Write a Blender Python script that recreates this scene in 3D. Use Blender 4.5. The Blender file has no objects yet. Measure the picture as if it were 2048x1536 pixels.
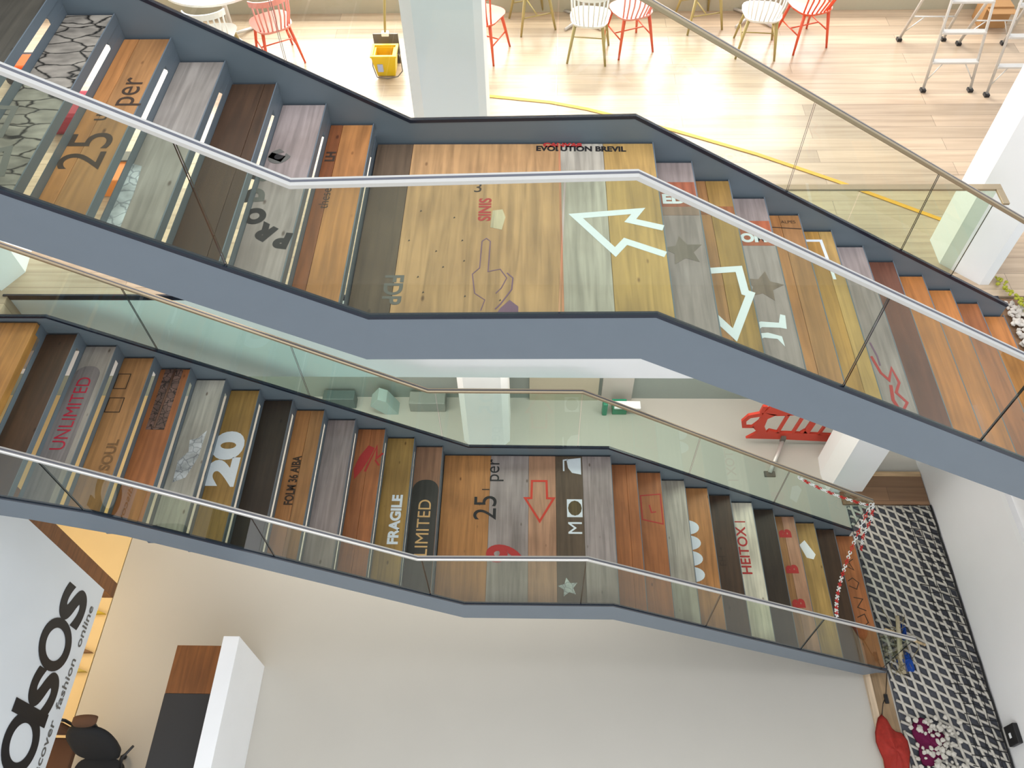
import bpy, bmesh, math, random
from mathutils import Vector, Matrix
random.seed(7)
S = bpy.context.scene
C = S.collection
PI = math.pi

# ------------------------------------------------------------ camera
cam_d = bpy.data.cameras.new('camera')
cam = bpy.data.objects.new('camera', cam_d)
C.objects.link(cam)
rt = (0.99964, 0.01948, -0.0185)
up = (-0.00475, 0.80600, 0.59190)
fw = (-0.02644, 0.59160, -0.80580)
cam.matrix_world = Matrix(((rt[0], up[0], -fw[0], 1.0576),
                           (rt[1], up[1], -fw[1], -2.8597),
                           (rt[2], up[2], -fw[2], 3.4361),
                           (0, 0, 0, 1)))
cam_d.sensor_width = 36.0
cam_d.lens = 1636.73 / 2048 * 36
cam_d.clip_start = 0.05
cam_d.clip_end = 200
S.camera = cam

# ------------------------------------------------------------ view, world, big lights
S.view_settings.view_transform = 'Standard'
S.view_settings.look = 'None'
S.view_settings.exposure = 0.27
S.view_settings.gamma = 1
S.view_settings.use_curve_mapping = False
S.cycles.transparent_max_bounces = 24
S.cycles.max_bounces = 8
world = bpy.data.worlds.new('world')
S.world = world
world.use_nodes = True
bg = world.node_tree.nodes['Background']
bg.inputs[0].default_value = (0.90, 0.95, 1.0, 1)
bg.inputs[1].default_value = 0.85


def area(name, loc, rot, sx, sy, power, col, spread=None):
    d = bpy.data.lights.new(name, 'AREA')
    d.shape = 'RECTANGLE'
    d.size, d.size_y, d.energy, d.color = sx, sy, power, col
    if spread:
        d.spread = spread
    o = bpy.data.objects.new(name, d)
    C.objects.link(o)
    o.location = loc
    o.rotation_euler = rot
    return o


# daylight through the tall windows behind the cafe floor, and the skylight over the atrium
area('window_daylight', (-0.3, 8.3, 0.3), (math.radians(-70), 0, 0), 11, 2.6, 900, (1.0, 0.98, 0.94))
area('skylight', (1.0, 0.6, 9.0), (0, 0, 0), 8, 4.5, 440, (0.97, 0.98, 1.0))
# ceiling lamps of the lower storey
area('lower_lamp_warm', (-5.1, 0.2, -4.1), (0, math.radians(-20), 0), 0.8, 3.0, 34, (1.0, 0.72, 0.38))
area('lower_lamp_back', (0.6, 2.9, -3.2), (0, 0, 0), 7.5, 0.9, 120, (1.0, 0.94, 0.84))
area('lower_lamp_front', (1.5, -4.2, -2.2), (math.radians(30), 0, 0), 8, 1.5, 45, (1.0, 0.97, 0.93))
area('front_fill', (1.0, -7.5, 1.0), (math.radians(82), 0, 0), 12, 5, 225, (0.97, 0.98, 1.0))  # added fill light behind the camera, brightens stringers and bulkhead facing it


# ------------------------------------------------------------ materials
def lin(c):
    return tuple(((v / 255) / 12.92 if v / 255 <= 0.04045 else ((v / 255 + 0.055) / 1.055) ** 2.4) for v in c) + (1,)


def mat(name, rgb, rough=0.5, metal=0.0, bump=0.0, scale=40, var=0.0, spec=None):
    m = bpy.data.materials.new(name)
    m.use_nodes = True
    nt = m.node_tree
    b = nt.nodes['Principled BSDF']
    b.inputs['Base Color'].default_value = lin(rgb)
    b.inputs['Roughness'].default_value = rough
    b.inputs['Metallic'].default_value = metal
    if spec is not None:
        b.inputs['Specular IOR Level'].default_value = spec
    tc = nt.nodes.new('ShaderNodeTexCoord')
    n = nt.nodes.new('ShaderNodeTexNoise')
    n.inputs['Scale'].default_value = scale
    n.inputs['Detail'].default_value = 4
    nt.links.new(tc.outputs['Object'], n.inputs['Vector'])
    mx = nt.nodes.new('ShaderNodeMix')
    mx.data_type = 'RGBA'
    c = lin(rgb)
    v = max(var, 0.03)
    mx.inputs[6].default_value = tuple(x * (1 - v) for x in c[:3]) + (1,)
    mx.inputs[7].default_value = tuple(min(1, x * (1 + v)) for x in c[:3]) + (1,)
    nt.links.new(n.outputs['Fac'], mx.inputs[0])
    nt.links.new(mx.outputs[2], b.inputs['Base Color'])
    if bump:
        bp = nt.nodes.new('ShaderNodeBump')
        bp.inputs['Strength'].default_value = bump
        bp.inputs['Distance'].default_value = 0.01
        nt.links.new(n.outputs['Fac'], bp.inputs['Height'])
        nt.links.new(bp.outputs['Normal'], b.inputs['Normal'])
    return m


_w = {}


def wood(rgb, con=0.28, along='Y', knots=True, rough=0.5):
    key = (rgb, con, along, knots, rough)
    if key in _w:
        return _w[key]
    m = bpy.data.materials.new('wood')
    m.use_nodes = True
    nt = m.node_tree
    L = nt.links
    b = nt.nodes['Principled BSDF']
    b.inputs['Roughness'].default_value = rough
    tc = nt.nodes.new('ShaderNodeTexCoord')
    mp = nt.nodes.new('ShaderNodeMapping')
    mp.inputs['Scale'].default_value = (26, 1.6, 26) if along == 'Y' else (1.6, 26, 26)
    mp.inputs['Location'].default_value = (sum(rgb) * 0.37, rgb[0] * 0.21, rgb[2] * .11)
    L.new(tc.outputs['Object'], mp.inputs[0])
    n = nt.nodes.new('ShaderNodeTexNoise')
    n.inputs['Scale'].default_value = 1.0
    n.inputs['Detail'].default_value = 6
    n.inputs['Distortion'].default_value = 0.6
    L.new(mp.outputs[0], n.inputs['Vector'])
    n2 = nt.nodes.new('ShaderNodeTexNoise')
    n2.inputs['Scale'].default_value = 2.2
    n2.inputs['Detail'].default_value = 3
    L.new(tc.outputs['Object'], n2.inputs['Vector'])
    r = nt.nodes.new('ShaderNodeValToRGB')
    c = lin(rgb)
    r.color_ramp.elements[0].position = 0.30
    r.color_ramp.elements[1].position = 0.68
    r.color_ramp.elements[0].color = tuple(x * (1 - con) for x in c[:3]) + (1,)
    r.color_ramp.elements[1].color = tuple(min(1, x * (1 + con * .7)) for x in c[:3]) + (1,)
    L.new(n.outputs['Fac'], r.inputs[0])
    mx = nt.nodes.new('ShaderNodeMix')
    mx.data_type = 'RGBA'
    mx.blend_type = 'MULTIPLY'
    mx.inputs[0].default_value = 0.55
    L.new(r.outputs[0], mx.inputs[6])
    r2 = nt.nodes.new('ShaderNodeValToRGB')
    r2.color_ramp.elements[0].position = 0.33
    r2.color_ramp.elements[1].position = 0.6
    r2.color_ramp.elements[0].color = (0.62, 0.58, 0.55, 1)
    r2.color_ramp.elements[1].color = (1, 1, 1, 1)
    L.new(n2.outputs['Fac'], r2.inputs[0])
    L.new(r2.outputs[0], mx.inputs[7])
    out = mx.outputs[2]
    if knots:
        mpk = nt.nodes.new('ShaderNodeMapping')
        mpk.inputs['Scale'].default_value = (7, 3.2, 7) if along == 'Y' else (3.2, 7, 7)
        L.new(tc.outputs['Object'], mpk.inputs[0])
        vo = nt.nodes.new('ShaderNodeTexVoronoi')
        vo.inputs['Scale'].default_value = 1.0
        L.new(mpk.outputs[0], vo.inputs['Vector'])
        r3 = nt.nodes.new('ShaderNodeValToRGB')
        r3.color_ramp.elements[0].position = 0.035
        r3.color_ramp.elements[1].position = 0.09
        r3.color_ramp.elements[0].color = (0.25, 0.17, 0.12, 1)
        r3.color_ramp.elements[1].color = (1, 1, 1, 1)
        L.new(vo.outputs['Distance'], r3.inputs[0])
        mk = nt.nodes.new('ShaderNodeMix')
        mk.data_type = 'RGBA'
        mk.blend_type = 'MULTIPLY'
        mk.inputs[0].default_value = 0.8
        L.new(out, mk.inputs[6])
        L.new(r3.outputs[0], mk.inputs[7])
        out = mk.outputs[2]
    L.new(out, b.inputs['Base Color'])
    _w[key] = m
    return m


def plank_floor(name, rgb, rough, width=0.19, length=2.6, con=0.2, gap=0.35):
    m = bpy.data.materials.new(name)
    m.use_nodes = True
    nt = m.node_tree
    L = nt.links
    b = nt.nodes['Principled BSDF']
    b.inputs['Roughness'].default_value = rough
    tc = nt.nodes.new('ShaderNodeTexCoord')
    br = nt.nodes.new('ShaderNodeTexBrick')
    br.inputs['Scale'].default_value = 1.0
    br.inputs['Brick Width'].default_value = length
    br.inputs['Row Height'].default_value = width
    br.inputs['Mortar Size'].default_value = 0.0025
    br.inputs['Mortar Smooth'].default_value = 0.6
    br.inputs['Bias'].default_value = 0.0
    c = lin(rgb)
    br.inputs['Color1'].default_value = tuple(x * (1 - con) for x in c[:3]) + (1,)
    br.inputs['Color2'].default_value = tuple(min(1, x * (1 + con * .5)) for x in c[:3]) + (1,)
    br.inputs['Mortar'].default_value = tuple(x * gap for x in c[:3]) + (1,)
    L.new(tc.outputs['Object'], br.inputs['Vector'])
    mp = nt.nodes.new('ShaderNodeMapping')
    mp.inputs['Scale'].default_value = (0.9, 18, 1)
    L.new(tc.outputs['Object'], mp.inputs[0])
    n = nt.nodes.new('ShaderNodeTexNoise')
    n.inputs['Scale'].default_value = 1.0
    n.inputs['Detail'].default_value = 6
    L.new(mp.outputs[0], n.inputs['Vector'])
    r = nt.nodes.new('ShaderNodeValToRGB')
    r.color_ramp.elements[0].position = 0.3
    r.color_ramp.elements[1].position = 0.62
    r.color_ramp.elements[0].color = (0.72, 0.68, 0.66, 1)
    r.color_ramp.elements[1].color = (1, 1, 1, 1)
    L.new(n.outputs['Fac'], r.inputs[0])
    mx = nt.nodes.new('ShaderNodeMix')
    mx.data_type = 'RGBA'
    mx.blend_type = 'MULTIPLY'
    mx.inputs[0].default_value = 0.8
    L.new(br.outputs['Color'], mx.inputs[6])
    L.new(r.outputs[0], mx.inputs[7])
    L.new(mx.outputs[2], b.inputs['Base Color'])
    return m


def glass_mat(name, tint, refl=0.9):
    m = bpy.data.materials.new(name)
    m.use_nodes = True
    nt = m.node_tree
    nt.nodes.remove(nt.nodes['Principled BSDF'])
    out = nt.nodes['Material Output']
    t = nt.nodes.new('ShaderNodeBsdfTransparent')
    t.inputs[0].default_value = tuple(math.sqrt(v) for v in tint) + (1,)
    g = nt.nodes.new('ShaderNodeBsdfGlossy')
    g.inputs['Color'].default_value = (refl, refl, refl, 1)
    g.inputs['Roughness'].default_value = 0.02
    f = nt.nodes.new('ShaderNodeFresnel')
    f.inputs['IOR'].default_value = 1.62
    ge = nt.nodes.new('ShaderNodeNewGeometry')
    ml = nt.nodes.new('ShaderNodeMath')          # reflect on the outer face only: no total reflection inside the thin pane
    ml.operation = 'SUBTRACT'
    ml.use_clamp = True
    nt.links.new(f.outputs[0], ml.inputs[0])
    nt.links.new(ge.outputs['Backfacing'], ml.inputs[1])
    mx = nt.nodes.new('ShaderNodeMixShader')
    nt.links.new(ml.outputs[0], mx.inputs[0])
    nt.links.new(t.outputs[0], mx.inputs[1])
    nt.links.new(g.outputs[0], mx.inputs[2])
    nt.links.new(mx.outputs[0], out.inputs[0])
    return m


def cracked(name, c1, c2, scale, stretch):
    """printed picture of cracked stone / brickwork on a tread"""
    m = bpy.data.materials.new(name)
    m.use_nodes = True
    nt = m.node_tree
    L = nt.links
    b = nt.nodes['Principled BSDF']
    b.inputs['Roughness'].default_value = 0.45
    tc = nt.nodes.new('ShaderNodeTexCoord')
    mp = nt.nodes.new('ShaderNodeMapping')
    mp.inputs['Scale'].default_value = stretch
    L.new(tc.outputs['Object'], mp.inputs[0])
    n = nt.nodes.new('ShaderNodeTexNoise')
    n.inputs['Scale'].default_value = 9
    n.inputs['Detail'].default_value = 5
    L.new(mp.outputs[0], n.inputs['Vector'])
    v = nt.nodes.new('ShaderNodeTexVoronoi')
    v.feature = 'DISTANCE_TO_EDGE'
    v.inputs['Scale'].default_value = scale
    ad = nt.nodes.new('ShaderNodeVectorMath')
    ad.operation = 'MULTIPLY_ADD'
    ad.inputs[1].default_value = (0.08, 0.08, 0.08)
    L.new(n.outputs['Color'], ad.inputs[0])
    L.new(mp.outputs[0], ad.inputs[2])
    L.new(ad.outputs[0], v.inputs['Vector'])
    r = nt.nodes.new('ShaderNodeValToRGB')
    r.color_ramp.elements[0].position = 0.01
    r.color_ramp.elements[1].position = 0.07
    r.color_ramp.elements[0].color = lin(c2)
    r.color_ramp.elements[1].color = (1, 1, 1, 1)
    L.new(v.outputs[0], r.inputs[0])
    r2 = nt.nodes.new('ShaderNodeValToRGB')
    c = lin(c1)
    r2.color_ramp.elements[0].position = 0.3
    r2.color_ramp.elements[1].position = 0.7
    r2.color_ramp.elements[0].color = tuple(x * .55 for x in c[:3]) + (1,)
    r2.color_ramp.elements[1].color = tuple(min(1, x * 1.3) for x in c[:3]) + (1,)
    L.new(n.outputs['Fac'], r2.inputs[0])
    mx = nt.nodes.new('ShaderNodeMix')
    mx.data_type = 'RGBA'
    mx.blend_type = 'MULTIPLY'
    mx.inputs[0].default_value = 1
    L.new(r2.outputs[0], mx.inputs[6])
    L.new(r.outputs[0], mx.inputs[7])
    L.new(mx.outputs[2], b.inputs['Base Color'])
    return m


M = dict(
    steel=mat('blue_grey_paint', (104, 114, 124), 0.42, var=0.04, scale=6),
    shoe=mat('dark_glazing_shoe', (26, 34, 50), 0.25),
    rail=mat('brushed_rail', (206, 204, 200), 0.3, metal=0.55),
    railgrey=mat('grey_rail_slot', (88, 90, 100), 0.5),
    brass=mat('bronze_rail', (176, 160, 134), 0.32, metal=0.5),
    white=mat('white_paint', (247, 248, 250), 0.55, var=0.02, scale=3),
    whitewall=mat('white_wall_paint', (246, 246, 248), 0.6, var=0.02, scale=2),
    black=mat('black_plastic', (24, 24, 27), 0.4),
    blackpaint=mat('black_paint', (30, 27, 30), 0.5),
    red=mat('red_paint', (205, 62, 44), 0.45),
    redmark=mat('red_stencil', (178, 50, 48), 0.6, var=.1, scale=60),
    crimson=mat('crimson_letters', (172, 20, 52), 0.5, var=.1),
    brownmark=mat('dark_brown_stencil', (60, 42, 30), 0.6, var=.2, scale=60),
    whitemark=mat('white_stencil', (226, 232, 240), 0.55, var=.04, scale=50),
    greymark=mat('worn_grey_stencil', (100, 98, 94), 0.6, var=.12, scale=60),
    tanmark=mat('tan_stencil', (222, 178, 120), 0.6, var=.1),
    purple=mat('purple_ink', (118, 84, 110), 0.6, var=.1),
    glass=glass_mat('green_tinted_glass', (0.75, 0.84, 0.71)),
    clear=glass_mat('clear_glass', (0.88, 0.93, 0.90)),
    tealglass=glass_mat('teal_tinted_glass', (0.74, 0.90, 0.85)),
    glassedge=mat('dark_glass_edge', (24, 34, 32), 0.2),
    lowfloor=mat('beige_floor', (190, 186, 178), 0.38, var=0.03, scale=2.0),
    warmfloor=mat('pale_warm_floor', (226, 200, 150), 0.5, var=0.05, scale=3),
    cord=mat('rope', (194, 189, 180), 0.8, var=.1),
    darkmat=mat('dark_underlay', (78, 80, 88), 0.9, var=.3, scale=30),
    blackcord=mat('black_cord', (20, 20, 24), 0.7),
    stone=mat('pale_gravel', (205, 196, 188), 0.85, var=.3, scale=14, bump=.3),
    yellow=mat('yellow_plastic', (232, 190, 24), 0.4),
    ytape=mat('yellow_tape', (236, 176, 52), 0.5),
    grey=mat('dark_grey_plastic', (104, 98, 92), 0.5),
    alu=mat('aluminium', (214, 212, 208), 0.4, metal=.4),
    olive=mat('olive_plinth', (186, 180, 158), 0.6),
    legwood=mat('olive_oak', (176, 158, 98), 0.5),
    chairwhite=mat('white_lacquer', (236, 236, 232), 0.35),
    chairpink=mat('pale_coral_lacquer', (232, 150, 138), 0.35),
    chairred=mat('orange_red_lacquer', (228, 88, 52), 0.35),
    cardboard=mat('cardboard', (176, 132, 84), 0.8, var=.05),
    fabric=mat('black_mesh_fabric', (26, 26, 28), 0.9),
    brownfab=mat('brown_fabric', (92, 62, 42), 0.9),
    desk_dark=mat('dark_desk_mat', (44, 44, 46), 0.6),
    green=mat('green_plastic', (40, 140, 108), 0.4),
    greywall=mat('grey_green_wall', (146, 156, 150), 0.6),
    blue=mat('blue_cloth', (38, 92, 190), 0.8, var=.2, scale=30),
    redcloth=mat('red_cloth', (204, 66, 56), 0.7, var=.25, scale=25),
    magenta=mat('magenta_cloth', (134, 24, 84), 0.8, var=.2),
    twig=mat('dry_twig', (128, 116, 84), 0.8, var=.3, scale=30),
    drift=mat('driftwood', (170, 158, 132), 0.8, var=.2, scale=30),
    moss=mat('moss', (172, 172, 60), 0.9, var=.4, scale=60),
    brick_grey=cracked('stone_print', (150, 142, 132), (40, 34, 28), 6.5, (0.75, 1.7, 1)),
    brick_red=cracked('brick_print', (120, 92, 84), (50, 28, 26), 16, (1, 1.2, 1)),
    smudge=cracked('scuffed_print', (196, 200, 204), (188, 190, 194), 14, (1, 1, 1)),
)
M['midfloor'] = plank_floor('oak_boards', (206, 184, 158), 0.28)
M['boards'] = plank_floor('brown_boards', (150, 116, 88), 0.5, .2, 1.2)


# ------------------------------------------------------------ mesh helpers (all take world coordinates)
def finish(name, bm, mats, parent=None, smooth=False):
    me = bpy.data.meshes.new(name)
    if parent is not None:
        off = root_loc(parent)
        for v in bm.verts:
            v.co -= off
    bmesh.ops.recalc_face_normals(bm, faces=bm.faces[:])
    bm.to_mesh(me)
    bm.free()
    if not isinstance(mats, (list, tuple)):
        mats = [mats]
    for m_ in mats:
        me.materials.append(m_)
    if smooth:
        for p in me.polygons:
            p.use_smooth = True
    o = bpy.data.objects.new(name, me)
    C.objects.link(o)
    if parent is not None:
        o.parent = parent
    return o


def root_loc(o):
    v = Vector((0, 0, 0))
    while o is not None:
        v += o.location
        o = o.parent
    return v


def empty(name, loc, label, cat, group=None):
    o = bpy.data.objects.new(name, None)
    o.empty_display_size = 0.1
    C.objects.link(o)
    o.location = loc
    o['label'] = label
    o['category'] = cat
    if group:
        o['group'] = group
    return o


def tag(o, label, cat, group=None, kind=None):
    o['label'] = label
    o['category'] = cat
    if group:
        o['group'] = group
    if kind:
        o['kind'] = kind
    return o


def struct(o, label=None):
    o['kind'] = 'structure'
    if label:
        o['label'] = label
    return o


def box(bm, a, b, bev=0.0, mi=0):
    (x0, y0, z0), (x1, y1, z1) = a, b
    r = bmesh.ops.create_cube(bm, size=1)
    vs = r['verts']
    for v in vs:
        v.co = Vector(((x0 + x1) / 2 + v.co.x * (x1 - x0), (y0 + y1) / 2 + v.co.y * (y1 - y0), (z0 + z1) / 2 + v.co.z * (z1 - z0)))
    fs = set(f for v in vs for f in v.link_faces)
    for f in fs:
        f.material_index = mi
    if bev:
        es = set(e for v in vs for e in v.link_edges)
        r = bmesh.ops.bevel(bm, geom=list(es), offset=bev, segments=2, affect='EDGES', profile=.5)
        for f in r['faces']:
            f.material_index = mi
    return vs


def boxobj(name, a, b, m, parent=None, bev=0.0):
    bm = bmesh.new()
    box(bm, a, b, bev)
    return finish(name, bm, m, parent)


def tube(bm, pts, r, seg=8, mi=0, r2=None, caps=True):
    pts = [Vector(p) for p in pts]
    rings = []
    prev = None
    for i, p in enumerate(pts):
        if i == 0:
            d = pts[1] - p
        elif i == len(pts) - 1:
            d = p - pts[i - 1]
        else:
            d = (pts[i + 1] - p).normalized() + (p - pts[i - 1]).normalized()
        d.normalize()
        a = prev if prev is not None else (Vector((0, 0, 1)) if abs(d.z) < .9 else Vector((1, 0, 0)))
        u = (a - d * a.dot(d)).normalized()
        prev = u
        w = d.cross(u)
        t = i / (len(pts) - 1)
        rr = r if r2 is None else r + (r2 - r) * t
        rings.append([bm.verts.new(p + (u * math.cos(2 * PI * k / seg) + w * math.sin(2 * PI * k / seg)) * rr) for k in range(seg)])
    for i in range(len(rings) - 1):
        for k in range(seg):
            f = bm.faces.new((rings[i][k], rings[i][(k + 1) % seg], rings[i + 1][(k + 1) % seg], rings[i + 1][k]))
            f.material_index = mi
            f.smooth = True
    if caps:
        for rg in (rings[0], rings[-1]):
            f = bm.faces.new(rg)
            f.material_index = mi


def tubeobj(name, pts, r, m, parent=None, seg=8, r2=None):
    bm = bmesh.new()
    tube(bm, pts, r, seg, r2=r2)
    return finish(name, bm, m, parent)


def prism_xz(bm, pts, y0, y1, mi=0, side_mi=None):
    """polygon in the x-z plane given thickness along y"""
    a = [bm.verts.new((x, y0, z)) for x, z in pts]
    b = [bm.verts.new((x, y1, z)) for x, z in pts]
    n = len(pts)
    for f in (bm.faces.new(a), bm.faces.new(b[::-1])):
        f.material_index = mi
    for i in range(n):
        f = bm.faces.new((a[i], a[(i + 1) % n], b[(i + 1) % n], b[i]))
        f.material_index = mi if side_mi is None else side_mi


def prism_xy(bm, pts, z0, z1, mi=0):
    a = [bm.verts.new((x, y, z0)) for x, y in pts]
    b = [bm.verts.new((x, y, z1)) for x, y in pts]
    n = len(pts)
    for f in (bm.faces.new(a[::-1]), bm.faces.new(b)):
        f.material_index = mi
    for i in range(n):
        f = bm.faces.new((a[i], a[(i + 1) % n], b[(i + 1) % n], b[i]))
        f.material_index = mi


def strip_xz(bm, top, bot, y0, y1, mi=0):
    """band between two polylines with equal point counts (keeps concave outlines clean)"""
    n = len(top)
    V = [[bm.verts.new((p[0], y, p[1])) for p in line] for y in (y0, y1) for line in (top, bot)]
    ta, ba, tb, bb = V
    for i in range(n - 1):
        for q in ((ta[i], ta[i + 1], ba[i + 1], ba[i]), (tb[i + 1], tb[i], bb[i], bb[i + 1]),
                  (ta[i + 1], ta[i], tb[i], tb[i + 1]), (ba[i], ba[i + 1], bb[i + 1], bb[i])):
            bm.faces.new(q).material_index = mi
    for i in (0, n - 1):
        bm.faces.new((ta[i], ba[i], bb[i], tb[i])).material_index = mi


def sweep_xz(bm, path, y, prof, mi=0):
    """sweep a (y, n) profile along a path in the x-z plane with mitred corners"""
    P = [Vector((p[0], p[1])) for p in path]
    rings = []
    for i, p in enumerate(P):
        ds = []
        if i > 0:
            ds.append((p - P[i - 1]).normalized())
        if i < len(P) - 1:
            ds.append((P[i + 1] - p).normalized())
        ns = [Vector((-d.y, d.x)) for d in ds]
        n = sum(ns, Vector((0, 0))).normalized()
        k = 1 / max(.3, n.dot(ns[0]))
        rings.append([bm.verts.new((p.x + n.x * q[1] * k, y + q[0], p.y + n.y * q[1] * k)) for q in prof])
    m = len(prof)
    for i in range(len(rings) - 1):
        for k in range(m):
            bm.faces.new((rings[i][k], rings[i][(k + 1) % m], rings[i + 1][(k + 1) % m], rings[i + 1][k])).material_index = mi
    for rg in (rings[0], rings[-1]):
        bm.faces.new(rg).material_index = mi


TH = 0.0016


def flat(name, pts, z, m, parent, lab=None):
    bm = bmesh.new()
    prism_xy(bm, pts, z + .0002, z + TH)
    o = finish(name, bm, m, parent)
    if lab:
        o['label'] = lab
    return o


def stroke(name, pts, w, z, m, parent, closed=False, lab=None):
    bm = bmesh.new()
    P = [Vector((p[0], p[1])) for p in pts]
    n = len(P)
    rng = range(n if closed else n - 1)
    L_, R_ = [], []
    for i in range(n):
        if closed or 0 < i < n - 1:
            d0 = (P[i] - P[i - 1]).normalized()
            d1 = (P[(i + 1) % n] - P[i]).normalized()
        elif i == 0:
            d0 = d1 = (P[1] - P[0]).normalized()
        else:
            d0 = d1 = (P[i] - P[i - 1]).normalized()
        n0, n1 = Vector((-d0.y, d0.x)), Vector((-d1.y, d1.x))
        nn = (n0 + n1)
        nn = nn.normalized() if nn.length > 1e-4 else n0
        k = min(2.2, 1 / max(.25, nn.dot(n0)))
        L_.append(P[i] + nn * w / 2 * k)
        R_.append(P[i] - nn * w / 2 * k)
    up_ = [[bm.verts.new((q.x, q.y, z + h_)) for q in s] for s in (L_, R_) for h_ in (TH, .0004)]
    a, a2, b, b2 = up_
    for i in rng:
        j = (i + 1) % n
        bm.faces.new((a[i], a[j], b[j], b[i]))
        bm.faces.new((a2[j], a2[i], b2[i], b2[j]))
        bm.faces.new((a[j], a[i], a2[i], a2[j]))
        bm.faces.new((b[i], b[j], b2[j], b2[i]))
    o = finish(name, bm, m, parent)
    if lab:
        o['label'] = lab
    return o


def text_mesh(txt, size, sx=1.0, offset=0.0, extrude=0.0, res=5):
    cu = bpy.data.curves.new('t', 'FONT')
    cu.body = txt
    cu.size = size
    cu.align_x = 'CENTER'
    cu.align_y = 'CENTER'
    cu.offset = offset
    cu.extrude = extrude
    cu.resolution_u = res
    o = bpy.data.objects.new('t', cu)
    C.objects.link(o)
    bpy.context.view_layer.update()
    dg = bpy.context.evaluated_depsgraph_get()
    me = bpy.data.meshes.new_from_object(o.evaluated_get(dg))
    bpy.data.objects.remove(o)
    bpy.data.curves.remove(cu)
    me.transform(Matrix.Diagonal((sx, 1, 1, 1)))
    return me


def lettering(name, txt, x, y, z, size, rot, m, parent, sx=1.0, offset=0.0, lab=None):
    me = text_mesh(txt, size, sx, offset)
    me.transform(Matrix.Translation(Vector((x, y, z + TH)) - root_loc(parent)) @ Matrix.Rotation(math.radians(rot), 4, 'Z'))
    me.name = name
    me.materials.clear()
    me.materials.append(m)
    o = bpy.data.objects.new(name, me)
    C.objects.link(o)
    o.parent = parent
    if lab:
        o['label'] = lab
    return o


def copy_tree(o, parent=None):
    c = o.copy()
    C.objects.link(c)
    c.parent = parent
    for ch in list(o.children):
        copy_tree(ch, c)
    return c

# ================================================================ THE SETTING
ZM, ZL = -1.88, -5.96
YE = 2.0                                 # edge of the cafe floor towards the atrium
struct(boxobj('floor', (-9, YE + .01, ZM - .25), (9, 7.4, ZM), M['midfloor']), 'oak board floor of the cafe level')
bm = bmesh.new()
prism_xy(bm, [(-9, -1.6), (-3.42, -1.6), (-3.42, -.02), (-3.62, -.02), (-3.62, YE + .01), (-9, YE + .01)], ZM - .25, ZM)
struct(finish('floor', bm, M['midfloor']), 'oak board floor left of the lower stair')
struct(boxobj('floor', (5.05, -1.6, ZM - .25), (9, YE, ZM - .02), M['boards']), 'floor under the gravel bed')
struct(boxobj('floor', (-4.0, -6, ZL - .2), (6.1, 3.8, ZL), M['lowfloor']), 'smooth beige floor of the lowest storey')
struct(boxobj('floor', (-9, -6, ZL - .2), (-4.012, 3.8, ZL), M['warmfloor']), 'warm pale floor behind the sign')
# bulkhead (slab edge) facing the atrium
struct(boxobj('trim_1', (-3.66, YE - .012, -3.06), (4.6, YE + .005, ZM - .045), M['white']), 'white bulkhead under the cafe floor')
struct(boxobj('trim_2', (-3.66, YE - .02, ZM - .045), (5.05, YE + .0, ZM + .012), M['shoe']), 'dark edge profile of the cafe floor')
struct(boxobj('trim_3', (-9, YE + .01, -3.06), (9, 3.9, -2.98), M['white']), 'ceiling lining of the lowest storey')
struct(boxobj('wall_back', (-9, 3.8, ZL), (6.1, 4.0, -2.98), M['greywall']), 'grey green wall of the lowest storey')
struct(boxobj('wall_right', (6.1, -6, ZL), (6.3, 7.4, -2.13), M['whitewall']), 'tall white wall beside the rope net')
struct(boxobj('wall_left', (-9.1, -6, ZL), (-9, 7.4, 1.5), M['white']))
struct(boxobj('wall_front', (-9, -6.1, ZL), (6.3, -6, -2.1), M['white']))
bm = bmesh.new()
sweep_xz(bm, [(6.04, -4.36), (6.1, -4.36)], 0, [(-2.6, -.04), (1.56, -.04), (1.56, .04), (-2.6, .04)])
struct(finish('trim_4', bm, M['white']), 'white ledge on the right wall')
# upper slab
struct(boxobj('ceiling', (-9, YE, 1.55), (9, 7.4, 1.98), M['white']), 'ceiling of the cafe level')
struct(boxobj('floor', (-9, -5, 1.62), (-3.40, YE, 1.98), M['midfloor']), 'top landing the upper stair starts from')
# far wall of the cafe level: low plinth, window frames above
struct(boxobj('baseboard_back', (-9, 6.62, ZM), (9, 6.8, ZM + .34), M['olive']), 'olive plinth below the windows')
struct(boxobj('trim_5', (-9, 6.62, 1.1), (9, 6.8, 1.55), M['white']), 'window head')
for i in range(7):
    x = -8.2 + i * 2.75
    bm = bmesh.new()
    box(bm, (x, 6.64, ZM + .34), (x + .08, 6.76, 1.1))
    box(bm, (x + .08, 6.66, ZM + .34), (x + 2.75, 6.74, ZM + .40))
    box(bm, (x + .08, 6.66, 1.04), (x + 2.75, 6.74, 1.10))
    struct(finish('window_%d' % (i + 1), bm, M['white']), 'tall window frame above the plinth')


def column(pts, z0, z1, name, lab, m='white'):
    bm = bmesh.new()
    prism_xy(bm, pts, z0, z1)
    o = finish(name, bm, M[m])
    o['kind'] = 'structure'
    o['label'] = lab


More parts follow.
